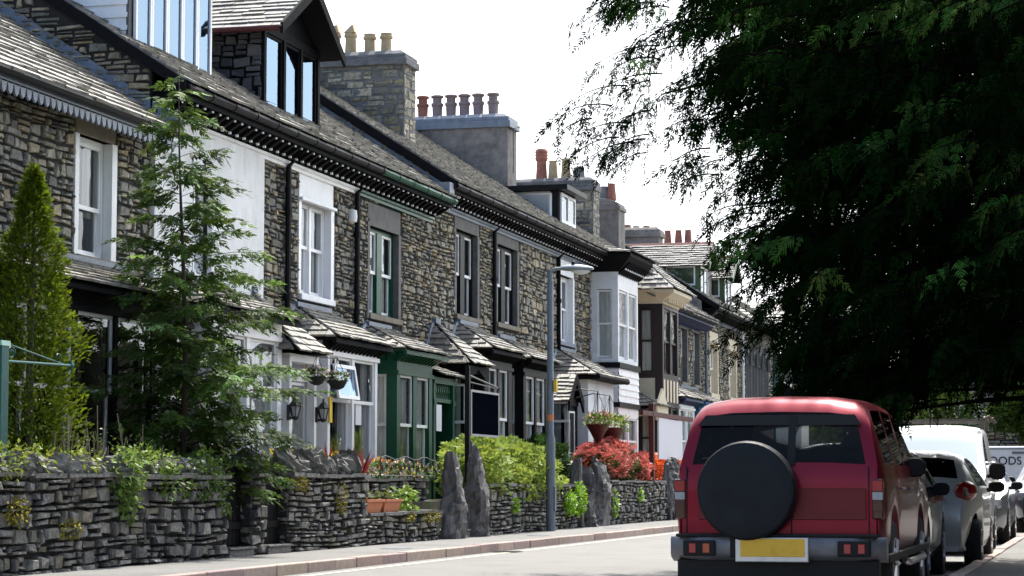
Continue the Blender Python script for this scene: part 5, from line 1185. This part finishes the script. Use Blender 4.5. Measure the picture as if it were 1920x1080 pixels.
# far trees and bushes at the end of the street
for (X, Y, z, r, h, lb) in ((-8.2, 88, 2.6, 1.3, 2.0, 'pale leafy tree by the cream gable at the end of the street'), (-6.0, 86, 2.9, 1.5, 2.2, 'round green tree behind the roof bar of the parked van'), (-3.2, 88, 3.4, 1.2, 1.7, 'yellow-green tree in front of the dark stone building'), (-12.2, 104, 3.5, 2.0, 2.6, 'dark green tree past the church hall')):
    o = thing('street_tree', lb, 'tree', (X, Y, 0), 'small trees at the end of the street'); b = MB(); b.tube([(X, Y, 0), (X + .05, Y, z - h * .3), (X, Y, z + h * .6)], [.14, .1, .03], 7)
    for k in range(6): b.tube([(X, Y, z - h * .4 + k * .2), (X + r * .7 * math.cos(k * 2.2), Y + r * .7 * math.sin(k * 2.2), z + k * .15)], [.05, .015], 5)
    b.build('trunk', 'bark', o); R = random.Random(int(Y))
    leafcloud('crown', [((X + R.uniform(-r, r) * .6, Y + R.uniform(-r, r) * .6, z + R.uniform(-.6, .8) * h * .6), (r * .55, r * .55, h * .35)) for _ in range(7)], 2600, .16, 'leafivy', o, tb=(.38, .42, .33))

# ------------------------------------------------------------------ street furniture
o = thing('street_lamp', 'tall grey steel lamp post with a side-mounted lantern by the garden wall', 'street lamp', (-10.25, 41.4, .1)); X, Y = -10.25, 42.4
Y = 42.4
o.location = (X, Y, .1); o['_o'] = (X, Y, .1)
b = MB(); b.lathe((X, Y, .1), [(.092, 0), (.092, 1.75), (.066, 1.85), (.06, 4.72), (.05, 4.8), (.04, 4.98)], 16); b.tube([(X, Y, 4.98), (X, Y, 5.0), (X + .03, Y + .01, 5.07), (X + .1, Y + .03, 5.1), (X + .28, Y + .09, 5.11)], .032, 8); b.build('post', 'steel', o, smooth=True)
hd = MB(); n = 10; vs = []
for i in range(n + 1):
    t = i / n; w = .13 * (math.sin(math.pi * (.12 + .82 * t)) ** .6) + .01; hh = .1 * (math.sin(math.pi * (.15 + .8 * t)) ** .7) + .01
    for k in range(10):
        a = 2 * math.pi * k / 10; z = math.sin(a); vs.append((X + .2 + .58 * t, Y + .1 + w * math.cos(a) + .18 * t, 5.11 + hh * z * (.75 if z > 0 else .5)))
hd.add(vs, [(i * 10 + k, i * 10 + (k + 1) % 10, (i + 1) * 10 + (k + 1) % 10, (i + 1) * 10 + k) for i in range(n) for k in range(10)] + [tuple(range(10))[::-1], tuple(range(n * 10, n * 10 + 10))])
hd.build('lantern_head', 'steel', o, smooth=True)
ln = MB(); vs = []
for i in range(7):
    t = .3 + .6 * i / 6; w = .1 * math.sin(math.pi * (.15 + .7 * (i / 6)))
    for k in range(6): a = math.pi + math.pi * k / 5; vs.append((X + .2 + .58 * t, Y + .1 + w * math.cos(a) + .18 * t, 5.075 + .085 * math.sin(a) * math.sin(math.pi * (.1 + .8 * i / 6))))
ln.add(vs, [(i * 6 + k, i * 6 + k + 1, (i + 1) * 6 + k + 1, (i + 1) * 6 + k) for i in range(6) for k in range(5)]); ln.build('lens', 'lamplens', o, smooth=True)
b = MB(); b.lathe((X + .42, Y + .15, 5.18), [(.04, 0), (.04, .06), (.02, .08)], 8); b.build('photocell', 'iron', o)
b = MB(); b.box(X + .08, X + .13, Y - .06, Y + .06, 2.75, 2.98); b.build('number_tag', 'yellow', o)
b = MB(); b.lathe((X, Y, 2.2), [(.0655, 0), (.0655, .12)], 16); b.build('sticker', 'orange', o)
b = MB(); b.box(X + .04, X + .102, Y - .06, Y + .06, .5, .95); b.build('access_door', 'steel', o)
# black hanging sign on a post
o = thing('hanging_sign', 'blank black hanging board on a wrought-iron post behind the pointed gateposts', 'sign', (-10.7, 38.1, .7)); 
b = MB(); y0 = 38.35; x = -10.75
b.box(x - .04, x + .04, y0 - .04, y0 + .04, .7, 3.05); b.build('post', 'black', o)
b = MB(); b.tube([(x, y0, 2.9), (x, y0 + 2.05, 2.75)], .018, 6); b.tube([(x, y0, 2.78), (x, y0 + 2.05, 2.73)], .012, 6); b.tube([(x, y0 + .12 + .09 * math.cos(k * .7) * (1 - k * .05), 2.84 + .09 * math.sin(k * .7) * (1 - k * .05)) for k in range(14)], .012, 5)
b.lathe((x, y0 + 2.08, 2.74), [(.01, -.05), (.035, 0), (.01, .05)], 8)
for k in (.35, 1.85): b.tube([(x, y0 + k, 2.75), (x, y0 + k, 2.62)], .008, 4)
b.build('bracket', 'iron', o)
b = MB(); b.box(x - .02, x + .02, y0 + .18, y0 + 2.02, 1.87, 2.62); bd = b.build('sign_board', 'board', o)
b = MB()
for (a, c, d, e) in ((.15, 2.05, 2.61, 2.65), (.15, 2.05, 1.84, 1.88), (.15, .2, 1.88, 2.61), (2.0, 2.05, 1.88, 2.61)): b.box(x - .025, x + .027, y0 + a, y0 + c, d, e)
b.build('board_edge', 'silverl', bd)
# white board on a dark red gallows post
o = thing('estate_sign', 'blank white board hung from a dark red gallows post', 'sign', (-10.6, 54.2, .7)); x = -10.6
b = MB(); b.box(x - .06, x + .06, 54.1, 54.24, .7, 2.92); b.box(x - .05, x + .05, 52.9, 59.6, 2.62, 2.73); b.build('post', 'maroon', o)
b = MB(); b.box(x - .02, x + .02, 55.0, 58.2, 1.6, 2.6); b.build('sign_board', 'wboard', o)
# teal bracket post at the left edge
o = thing('bracket_post', 'teal painted post with an empty scrolled sign bracket at the left edge', 'sign post', (-10.9, 21.28, .7)); x = -10.9
b = MB(); b.box(x - .05, x + .05, 21.2, 21.36, .7, 2.42); b.prism([(x - .06, 21.18, 2.42), (x + .06, 21.18, 2.42), (x, 21.28, 2.48)], (0, .2, 0)); b.build('post', 'gpost', o)
b = MB(); b.tube([(x, 21.36, 2.27), (x, 22.95, 2.3)], .015, 6); b.tube([(x, 21.5, 2.44), (x, 22.75, 2.3)], .008, 5); b.lathe((x, 22.92, 2.3), [(.01, -.05), (.04, 0), (.01, .05)], 8)
b.tube([(x, 21.5 + .09 * math.cos(k * .6) * (1 - k * .04), 2.36 + .07 * math.sin(k * .6) * (1 - k * .04)) for k in range(16)], .01, 5); b.tube([(x, 22.6 + .06 * math.cos(k * .6), 2.36 + .05 * math.sin(k * .6)) for k in range(11)], .008, 5)
b.build('bracket', 'gpost', o)

# ------------------------------------------------------------------ vehicles
class Car:
    def __init__(s, name, label, cat, X, Y0, top, belt, w, wr, zb, wheels, rw, paint, topglass, sidewins, gl='carglass', z0=0.0, taper=.1, crown=.02, tlen=.5, wscreen=None, group='cars parked along the right kerb', flare=0, cellmin=7):
        s.X, s.Y0, s.z0 = X, Y0, z0; s.o = thing(name, label, cat, (X, Y0, z0), group)
        P = [top[0]]
        for a, b in zip(top, top[1:]):
            n = max(1, int(math.hypot(b[0] - a[0], b[1] - a[1]) / .07))
            for i in range(1, n + 1): P.append((a[0] + (b[0] - a[0]) * i / n, a[1] + (b[1] - a[1]) * i / n))
        for _ in range(2): P = [P[0]] + [((a[0] + 2 * b[0] + c[0]) / 4, (a[1] + 2 * b[1] + c[1]) / 4) for a, b, c in zip(P, P[1:], P[2:])] + [P[-1]]
        L = top[-1][0]; s.L = L; gmax = max(z for _, z in P) - belt; s.w = w
        rings = []
        for y, zt in P:
            e = min(y - P[0][0], P[-1][0] - y); k = 1 - taper * max(0, 1 - e / tlen) ** 2
            b = zb
            for wy in wheels:
                d = abs(y - wy); ra = rw + .07
                if d < ra: b = max(b, min(math.sqrt(ra * ra - d * d) + rw, zt - .12))
            zs = min(belt, zt - .035); b = min(b, zs - .04); g = zt - zs; ww = w * k; q = min(1, g / gmax); r = ww - (w - wr) * q
            lp = lambda t: ww + (r - ww) * t
            h = zs - b; cr = crown * q + .012
            pts = [(ww * .93, b), (ww * .995, b + .18 * h), (ww * 1.012, b + .55 * h), (ww * 1.005, b + .85 * h), (ww - .012, zs), (lp(.12), zs + .1 * g), (lp(.85), zs + .86 * g), (lp(1) - .02, zs + .95 * g), (lp(1) - .09, zt), (lp(1) * .55, zt + cr), (0, zt + cr * 1.3)]
            rings.append([(p, y, z) for p, z in pts] + [(-p, y, z) for p, z in pts[-2::-1]])
        n = len(rings[0]); body = MB(); glass = MB(); ws = MB(); T = lambda p: (X + p[0], Y0 + p[1], z0 + p[2])
        for i in range(len(rings) - 1):
            ym = (P[i][0] + P[i + 1][0]) / 2; zm = (P[i][1] + P[i + 1][1]) / 2
            for j in range(n - 1):
                jj = min(j, n - 2 - j); q = [rings[i][j], rings[i][j + 1], rings[i + 1][j + 1], rings[i + 1][j]]; tgt = body
                if jj == 5 and any(a < ym < b for a, b in sidewins): tgt = glass
                if jj >= 8:
                    for k, (ya, yb, za, zb_) in enumerate(topglass):
                        if ya < ym < yb and za < zm < zb_: tgt = ws if (wscreen is not None and k == wscreen) else glass
                tgt.quad(*[T(p) for p in q])
        body.add([T(p) for p in rings[0]], [tuple(range(n))]); body.add([T(p) for p in rings[-1]], [tuple(range(n))[::-1]])
        bo = body.build('body', paint, s.o, smooth=True)
        me = bo.data; import bmesh as bm_
        def weld(ob):
            bm = bm_.new(); bm.from_mesh(ob.data); bm_.ops.remove_doubles(bm, verts=bm.verts, dist=.0004); bm_.ops.recalc_face_normals(bm, faces=bm.faces); bm.to_mesh(ob.data); bm.free(); ob.data.set_sharp_from_angle(angle=math.radians(35))
        weld(bo)
        if glass.v: g_ = glass.build('window_glass', gl, s.o, smooth=True); weld(g_)
        if ws.v: g_ = ws.build('windscreen', 'wscreen', s.o, smooth=True); weld(g_)
        fl = MB(); y0, y1 = P[0][0] + .12, P[-1][0] - .12
        fl.box(X - w * .9, X + w * .9, Y0 + y0, Y0 + y1, z0 + zb - .02, z0 + zb + .04); fl.build('floor_pan', 'trim', s.o)
        for wy in wheels:
            for sx in (-1, 1): s.wheel(sx * (w - .1), wy, rw, .2, sx)
        if wheels:
            a = MB()
            for wy in wheels: a.box(X - w * .8, X + w * .8, Y0 + wy - rw - .06, Y0 + wy + rw + .06, z0 + zb, z0 + rw * 2 + .06)
            a.build('wheel_wells', 'trim', s.o)
            if flare:
                for wy in wheels:
                    for sx in (-1, 1):
                        f = MB(); pts = []
                        for k in range(13): t = math.pi * k / 12; pts.append((X + sx * (w + flare * .4), Y0 + wy + (rw + .1) * math.cos(t), z0 + rw + (rw + .1) * math.sin(t)))
                        f.tube(pts, [.03] + [.05] * 11 + [.03], 6); f.build('wheel_arch', paint, s.o, smooth=True)
    def wheel(s, x, y, r, wd, sx):
        c = (s.X + x, s.Y0 + y, s.z0 + r); t = MB(); t.lathe(c, [(r * .6, -wd / 2), (r * .93, -wd / 2), (r, -wd * .35), (r, wd * .35), (r * .93, wd / 2), (r * .6, wd / 2)], 24, 'x'); o = t.build('wheel', 'rubber', s.o, smooth=True)
        t = MB(); h = sx * wd / 2; t.lathe(c, [(r * .62, h * .9), (r * .6, h * 1.02), (r * .5, h * .8), (r * .15, h * .95), (r * .1, h * 1.0)], 20, 'x')
        for k in range(5):
            a = 2 * math.pi * k / 5; t.tube([(c[0] + h * .95, c[1] + r * .12 * math.cos(a), c[2] + r * .12 * math.sin(a)), (c[0] + h * .98, c[1] + r * .58 * math.cos(a), c[2] + r * .58 * math.sin(a))], r * .07, 5)
        t.build('rim', 'silver', o, smooth=True)
    def bx(s, name, m, x0, x1, y0, y1, z0, z1, bev=.012, parent=None, label=None):
        b = MB(); b.box(s.X + x0, s.X + x1, s.Y0 + y0, s.Y0 + y1, s.z0 + z0, s.z0 + z1); o = b.build(name, m, parent or s.o, bevel=bev)
        if label: o['label'] = label
        return o
    def mirror(s, sx, y, z, m='trim', w=.2, h=.17, off=0.0):
        b = MB(); x0 = sx * (s.w - .03); c = (s.X + sx * (s.w + w * .55 + off), s.Y0 + y, s.z0 + z)
        vs = []
        for i, (k, dy) in enumerate(((.85, -.05), (1, -.03), (1, .03), (.75, .08), (.3, .11))):
            for a in range(12):
                t = 2 * math.pi * a / 12; cx, cz = math.cos(t), math.sin(t); f = 1 / max(abs(cx) ** 3 + abs(cz) ** 3, .001) ** (1 / 3)
                vs.append((c[0] + w / 2 * k * cx * f, c[1] + dy, c[2] + h / 2 * k * cz * f))
        b.add(vs, [(i * 12 + k, i * 12 + (k + 1) % 12, (i + 1) * 12 + (k + 1) % 12, (i + 1) * 12 + k) for i in range(4) for k in range(12)] + [tuple(range(12))[::-1], tuple(range(48, 60))])
        b.tube([(s.X + x0, c[1] + .04, c[2] - h * .3), (c[0], c[1] + .03, c[2] - h * .25)], .03, 6); b.build('door_mirror', m, s.o, smooth=True)
    def seats(s, rows, z=.55, hh=1.25):
        b = MB()
        for y in rows:
            for x in (-.38, .38):
                b.box(s.X + x - .24, s.X + x + .24, s.Y0 + y - .1, s.Y0 + y + .05, s.z0 + z, s.z0 + hh - .2); b.box(s.X + x - .13, s.X + x + .13, s.Y0 + y - .08, s.Y0 + y, s.z0 + hh - .18, s.z0 + hh)
        b.build('seats', 'cabin', s.o, bevel=.03)
# red off-roader with the spare wheel
RC = Car('off_roader', 'red off-roader with black covered spare wheel on its tail door', 'car', -2.56, 18.3,
         [(0, .42), (0, .6), (.0, 1.1), (.03, 1.17), (.13, 1.5), (.16, 1.56), (.23, 1.65), (.38, 1.69), (.9, 1.71), (1.6, 1.72), (2.4, 1.7), (2.75, 1.63), (3.3, 1.17), (3.45, 1.13), (4.4, 1.05), (4.55, .95), (4.6, .6), (4.6, .4)],
         1.12, .84, .66, .42, (.95, 3.65), .36, 'redcar', [(0, .17, 1.19, 1.56), (2.8, 3.28, 1.2, 1.62)], [(.4, 1.2), (1.3, 2.05), (2.15, 2.9)], gl='tglass', flare=0, taper=.06, tlen=.25, group=None)
RC.seats((1.5, 2.4), .5, 1.18)
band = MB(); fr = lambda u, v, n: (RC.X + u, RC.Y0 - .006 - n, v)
band.obox(fr, -.64, .1, .735, .985, -.01, .004); band.obox(fr, .115, .7, .735, .985, -.01, .004); band.build('tail_door_reflection', 'darkred', RC.o, bevel=.006)  # dark reflection across the tail door, painted as two darker red panels
seam = MB()
for u in (-.735, .107, .72): seam.obox(fr, u - .005, u + .005, .62, 1.16, -.01, .001)
seam.build('door_seam', 'trim', RC.o)
pl = MB()
for u in (.107,): pl.prism([fr(u - .03, 1.17, -.02), fr(u + .03, 1.17, -.02), fr(u + .03, 1.56, -.15), fr(u - .03, 1.56, -.15)], (0, -.012, 0))
pl.prism([fr(-.66, 1.49, -.13), fr(.66, 1.49, -.13), fr(.6, 1.575, -.17), fr(-.6, 1.575, -.17)], (0, -.014, 0)); pl.build('window_pillar', 'trim', RC.o)
sp = MB(); c = (-2.785, 18.29, .965)
sp.lathe(c, [(.36, 0), (.392, -.03), (.398, -.12), (.39, -.2), (.37, -.235), (.3, -.255), (.22, -.25), (.1, -.26), (.02, -.262)], 40, 'y'); so = sp.build('spare_wheel', 'vinyl', RC.o, smooth=True)
rim = MB(); rim.tube([(c[0] + .375 * math.cos(k * math.pi / 24), c[1] - .225, c[2] + .375 * math.sin(k * math.pi / 24)) for k in range(49)], .008, 5); rim.build('cover_seam', 'trim', so)
for sx in (-1, 1):
    x0, x1 = sorted((sx * .745, sx * .835))
    tl = RC.bx('tail_lamp', 'darklens', x0, x1, -.012, .08, .74, 1.06)
    RC.bx('lamp_segment', 'redlens', x0 + .004, x1 - .004, -.016, 0, .965, 1.045, .004, tl); RC.bx('lamp_segment', 'clear', x0 + .004, x1 - .004, -.017, 0, .895, .955, .004, tl); RC.bx('lamp_segment', 'darklens', x0 + .004, x1 - .004, -.016, 0, .8, .87, .004, tl)
bp = MB(); q = []
for i in range(15):
    u = -1 + i / 7; q.append((RC.X + .86 * u, RC.Y0 - .13 + .1 * max(0, abs(u) - .75) / .25 * 1.2))
prof = [(.12, .6), (-.02, .6), (-.04, .575), (-.04, .47), (-.02, .44), (.1, .4)]
vs = [(x, y + d, z) for x, y in q for d, z in prof]; bp.add(vs, [(i * 6 + k, i * 6 + k + 1, (i + 1) * 6 + k + 1, (i + 1) * 6 + k) for i in range(14) for k in range(5)] + [tuple(range(6)), tuple(range(84, 90))[::-1]])
bo = bp.build('bumper', 'bumper', RC.o, smooth=True)
RC.bx('bumper_step', 'trim', -.8, .8, -.16, .12, .6, .625, .01, bo)
RC.bx('bumper_pad', 'trim', -.36, -.28, -.18, -.1, .44, .6, .01, bo); RC.bx('bumper_valance', 'trim', -.8, .8, -.08, .1, .28, .42, .01, bo)
for a, b_ in ((-.735, -.475), (.49, .745)):
    hs = RC.bx('fog_lamp', 'trim', a, b_, -.2, -.08, .45, .575, .012)
    RC.bx('lamp_segment', 'redlens', a + .05, a + .105, -.206, -.19, .475, .55, .004, hs); RC.bx('lamp_segment', 'amber' if a < 0 else 'redlens', a + .16, a + .215, -.206, -.19, .475, .55, .004, hs)
ps = RC.bx('number_plate', 'chrome', -.315, .265, -.2, -.1, .405, .6, .008); RC.bx('plate_face', 'plate', -.275, .235, -.206, -.19, .448, .59, .006, ps)
wp = MB(); wp.tube([fr(-.6, 1.22, .02), fr(-.4, 1.24, .02), fr(-.15, 1.21, .03)], .009, 5); wp.build('rear_wiper', 'trim', RC.o)
RC.mirror(1, 2.75, 1.17, w=.2, h=.18, off=-.09); RC.mirror(-1, 2.75, 1.17, w=.2, h=.18, off=-.09)
for sx in (-1, 1):
    h = MB()
    for y in (1.45, 2.25): h.tube([(RC.X + sx * .855, RC.Y0 + y - .09, .98), (RC.X + sx * .88, RC.Y0 + y, .98), (RC.X + sx * .855, RC.Y0 + y + .09, .98)], .014, 6)
    h.build('door_handle', 'chrome', RC.o); h = MB(); h.tube([(RC.X + sx * .87, RC.Y0 + 1.45, .38), (RC.X + sx * .9, RC.Y0 + 1.5, .36), (RC.X + sx * .9, RC.Y0 + 3.1, .36), (RC.X + sx * .87, RC.Y0 + 3.15, .38)], .03, 6); h.build('side_step', 'chrome', RC.o)
    t = MB(); t.box(RC.X + sx * .8 - .06, RC.X + sx * .8 + .06, RC.Y0 + .2, RC.Y0 + 4.4, .39, .46); t.build('sill_cladding', 'trim', RC.o, bevel=.01)
# black hatchback
BK = Car('hatchback', 'black hatchback parked directly ahead of the red off-roader', 'car', -2.64, 23.5,
         [(0, .35), (0, .55), (.03, .75), (.08, .95), (.35, 1.3), (.55, 1.38), (1.1, 1.42), (1.8, 1.4), (2.1, 1.34), (2.75, .95), (3.3, .86), (3.5, .7), (3.55, .35)], .9, .82, .58, .25, (.6, 2.9), .3, 'blackcar', [(.1, .5, 1.0, 1.34), (2.1, 2.7, 1.0, 1.35)], [(.5, 1.2), (1.27, 2.15)], group=None)
for sx in (-1, 1):
    a, b_ = sorted((sx * .6, sx * .79)); BK.bx('tail_lamp', 'redlens', a, b_, .0, .2, .72, .9, .03)
BK.bx('number_plate', 'plate', -.26, .26, -.012, .05, .5, .61, .006); BK.bx('bumper', 'blackcar', -.74, .74, -.03, .2, .33, .5, .04); BK.mirror(1, 1.95, .96, w=.18, h=.14, off=-.05); BK.mirror(-1, 1.95, .96, w=.18, h=.14, off=-.05); BK.seats((1.1, 1.9), .4, 1.15)
# silver small hatchback with round tail lamp
KA = Car('hatchback', 'small silver hatchback with big rounded red tail lamps', 'car', -2.3, 27.4,
         [(.1, .3), (.02, .45), (.0, .6), (.04, .78), (.1, .94), (.18, 1.02), (.26, 1.08), (.5, 1.31), (.62, 1.345), (.95, 1.385), (1.5, 1.39), (1.95, 1.35), (2.2, 1.28), (2.85, .95), (3.3, .84), (3.5, .68), (3.58, .45), (3.55, .3)], .95, .82, .56, .24, (.55, 2.85), .3, 'silver', [(.18, .56, 1.06, 1.35), (2.0, 2.8, .98, 1.36)], [(.55, 1.15), (1.22, 2.35)], taper=.2, tlen=.6, group=None)
for sx in (-1, 1):
    c = (KA.X + sx * .66, KA.Y0 + .13, .93); b = MB(); vs = []
    for r, d in ((.135, .06), (.13, .0), (.1, -.045), (.05, -.06), (.005, -.062)):
        for k in range(18): t = 2 * math.pi * k / 18; vs.append((c[0] + r * .95 * math.cos(t), c[1] + d + sx * .55 * r * math.cos(t), c[2] + r * .9 * math.sin(t)))
    b.add(vs, [(i * 18 + k, i * 18 + (k + 1) % 18, (i + 1) * 18 + (k + 1) % 18, (i + 1) * 18 + k) for i in range(4) for k in range(18)]); lo = b.build('tail_lamp', 'redlens', KA.o, smooth=True)
    b = MB(); b.lathe((c[0] - sx * .015, c[1] - .062, c[2] - .005), [(.06, .01), (.055, -.01), (.01, -.012)], 14, 'y'); b.build('lamp_segment', 'darklens', lo, smooth=True)
KA.bx('number_plate', 'plate', -.26, .26, -.005, .05, .72, .83, .006); KA.bx('plate_recess', 'trim', -.4, .42, .0, .1, .7, .86, .02); KA.mirror(1, 2.05, .98, w=.2, h=.14); KA.mirror(-1, 2.05, .98, w=.2, h=.14); KA.seats((1.0, 1.75), .4, 1.15)
KA.bx('exhaust_pipe', 'chrome', .2, .36, -.02, .2, .2, .24, .01)
# silver van, front towards the viewer
VN = Car('parked_van', 'pale silver van with roof bars facing the viewer', 'van', -2.6, 33.2,
         [(.05, .3), (0, .45), (0, .62), (.06, .8), (.3, .98), (.95, 1.16), (1.05, 1.2), (1.7, 1.7), (1.85, 1.79), (2.1, 1.84), (2.6, 1.87), (3.6, 1.88), (4.05, 1.85), (4.15, 1.75), (4.2, 1.0), (4.2, .35)], 1.12, .87, .74, .25, (.75, 3.4), .32, 'silverl', [(1.05, 1.75, 1.2, 1.72)], [(1.45, 2.3)], wscreen=0, taper=.18, tlen=.7, group=None)
rb = MB()
for y in (2.15, 3.4):
    rb.box(VN.X - .8, VN.X + .8, VN.Y0 + y - .04, VN.Y0 + y + .04, 1.95, 1.99)
    for sx in (-1, 1): rb.box(VN.X + sx * .76 - .03, VN.X + sx * .76 + .03, VN.Y0 + y - .05, VN.Y0 + y + .05, 1.83, 1.96); rb.tube([(VN.X + sx * .8, VN.Y0 + y - .05, 1.98), (VN.X + sx * .86, VN.Y0 + y, 2.02), (VN.X + sx * .9, VN.Y0 + y, 1.95)], .035, 6)
rb.build('roof_bars', 'sand', VN.o)
VN.mirror(1, 1.45, 1.2, w=.24, h=.26); VN.mirror(-1, 1.45, 1.2, w=.24, h=.26)
for sx in (-1, 1):
    a, b_ = sorted((sx * .5, sx * .8)); VN.bx('headlight', 'clear', a, b_, .0, .3, .68, .86, .04)
VN.bx('grille', 'trim', -.42, .42, -.01, .1, .62, .78, .02); VN.bx('bumper', 'trim', -.78, .78, -.05, .2, .3, .52, .05)
b = MB(); b.tube([(VN.X, VN.Y0 + 1.95, 1.83), (VN.X, VN.Y0 + 2.0, 2.05)], .008, 5); b.build('aerial', 'trim', VN.o)
b = MB(); b.tube([(VN.X - .1, VN.Y0 + 1.1, 1.24), (VN.X + .3, VN.Y0 + 1.2, 1.3), (VN.X + .62, VN.Y0 + 1.2, 1.3)], .012, 5); b.build('wiper', 'trim', VN.o)
# grey saloon beyond the van and dark car in the drive
def frontcar(label, X, Y0, paint, z0=0.0):
    c = Car('parked_car', label, 'car', X, Y0, [(.05, .3), (0, .45), (.02, .65), (.2, .8), (.9, .93), (1.0, .96), (1.6, 1.33), (1.9, 1.41), (2.6, 1.42), (3.1, 1.35), (3.7, 1.0), (4.1, .95), (4.2, .6), (4.18, .3)], .92, .85, .6, .24, (.8, 3.4), .31, paint, [(1.0, 1.65, .97, 1.36), (3.1, 3.7, 1.0, 1.36)], [(1.5, 2.3), (2.37, 3.2)], taper=.2, tlen=.6, z0=z0, group=None)
    for sx in (-1, 1):
        a, b_ = sorted((sx * .48, sx * .76)); h = c.bx('headlight', 'clear', a, b_, .06, .3, .6, .76, .04)
    c.bx('grille', 'trim', -.4, .4, -.01, .1, .45, .62, .02); c.mirror(1, 1.5, .98, w=.2, h=.14); c.mirror(-1, 1.5, .98, w=.2, h=.14); c.seats((2.0,), .4, 1.2)
    c.bx('number_plate', 'wboard', -.26, .26, -.02, .05, .36, .46, .006); return c
frontcar('pale grey car parked behind the silver van', -2.5, 39.0, 'greycar')
frontcar('dark navy car pulled onto the right pavement, headlights towards the viewer', -.86, 43.0, 'navycar', .1)
# far delivery van side-on
o = thing('delivery_van', 'white delivery van standing crosswise at the far end of the street', 'van', (-1.2, 62, 0)); b = MB()
b.box(-3.35, .5, 61.6, 63.6, .55, 1.98); b.prism([(.5, 61.6, .55), (1.9, 61.6, .55), (1.9, 61.6, 1.0), (1.2, 61.6, 1.15), (.7, 61.6, 1.95), (.5, 61.6, 1.98)], (0, 2, 0)); b.build('body', 'whitecar', o, bevel=.05)
b = MB(); b.box(-3.2, .45, 61.585, 61.6, 1.9, 1.93); b.box(-1.62, -1.6, 61.585, 61.6, .6, 1.9); b.box(-2.45, -2.1, 61.58, 61.6, 1.78, 1.84); b.build('door_seam', 'greyclay', o)
for x in (-2.7, 1.1):
    b = MB(); b.lathe((x, 61.75, .33), [(.2, -.1), (.33, -.1), (.33, .1), (.2, .1)], 18, 'y'); b.build('wheel', 'rubber', o)
tc = bpy.data.curves.new('lettering', 'FONT'); tc.body = 'FOODS'; tc.size = .3; tc.extrude = .004; tx = bpy.data.objects.new('text', tc)
me = bpy.data.meshes.new_from_object(tx); bpy.data.objects.remove(tx); lt = bpy.data.objects.new('lettering', me); COL.objects.link(lt)
lt.parent = o; lt.location = (-2.0, -.42, 1.5); lt.rotation_euler = (math.pi / 2, 0, 0); me.materials.clear(); me.materials.append(M['board'])

# ------------------------------------------------------------------ sky, sun and view
SUN_AZ, SUN_EL = math.radians(2), math.radians(56)         # azimuth measured from the street direction towards the right
sd = Vector((math.sin(SUN_AZ) * math.cos(SUN_EL), math.cos(SUN_AZ) * math.cos(SUN_EL), math.sin(SUN_EL)))
sl = bpy.data.lights.new('sun', 'SUN'); sl.energy = 3.6; sl.angle = math.radians(.53); sl.color = (1, .95, .87)
so = bpy.data.objects.new('sun', sl); COL.objects.link(so); so.rotation_euler = (-sd).to_track_quat('-Z', 'Y').to_euler(); so.location = (0, 40, 60)
W = bpy.data.worlds.new('World'); SC.world = W; W.use_nodes = True; nt = W.node_tree; bg = nt.nodes['Background']
sk = nt.nodes.new('ShaderNodeTexSky'); sk.sky_type = 'NISHITA'; sk.sun_disc = False; sk.sun_elevation = SUN_EL; sk.sun_rotation = SUN_AZ; sk.dust_density = 3.5; sk.air_density = 1.0; sk.altitude = 100
tc = nt.nodes.new('ShaderNodeTexCoord'); nz = nt.nodes.new('ShaderNodeTexNoise'); nz.inputs['Scale'].default_value = 2.2; nz.inputs['Detail'].default_value = 7
mp = nt.nodes.new('ShaderNodeMapping'); mp.inputs['Scale'].default_value = (1, 1, 2.5); nt.links.new(tc.outputs['Generated'], mp.inputs['Vector']); nt.links.new(mp.outputs['Vector'], nz.inputs['Vector'])
rg = nt.nodes.new('ShaderNodeMapRange'); rg.inputs[1].default_value = .3; rg.inputs[2].default_value = .6; rg.inputs[3].default_value = .45; rg.inputs[4].default_value = .95; nt.links.new(nz.outputs['Fac'], rg.inputs[0])
mx = nt.nodes.new('ShaderNodeMix'); mx.data_type = 'RGBA'; sx_ = nt.nodes.new('ShaderNodeSeparateXYZ'); nt.links.new(tc.outputs['Generated'], sx_.inputs[0])     # the cloud veil thins out to clear sky behind the viewer
r2 = nt.nodes.new('ShaderNodeMapRange'); r2.inputs[1].default_value = -.25; r2.inputs[2].default_value = .35; r2.interpolation_type = 'SMOOTHSTEP'; nt.links.new(sx_.outputs[1], r2.inputs[0])
mm = nt.nodes.new('ShaderNodeMath'); mm.operation = 'MULTIPLY'; nt.links.new(rg.outputs[0], mm.inputs[0]); nt.links.new(r2.outputs[0], mm.inputs[1]); nt.links.new(mm.outputs[0], mx.inputs[0]); nt.links.new(sk.outputs['Color'], mx.inputs[6]); mx.inputs[7].default_value = (9.5, 9.8, 10.0, 1)
nt.links.new(mx.outputs[2], bg.inputs['Color']); bg.inputs['Strength'].default_value = .145
SC.view_settings.view_transform = 'Standard'; SC.view_settings.look = 'None'; SC.view_settings.exposure = 1.12; SC.view_settings.gamma = 1
SC.cycles.max_bounces = 8; SC.cycles.transparent_max_bounces = 16; SC.cycles.sample_clamp_indirect = 6
SC.cycles.use_denoising = True
for ob in list(bpy.data.objects):
    if '_o' in ob: del ob['_o']
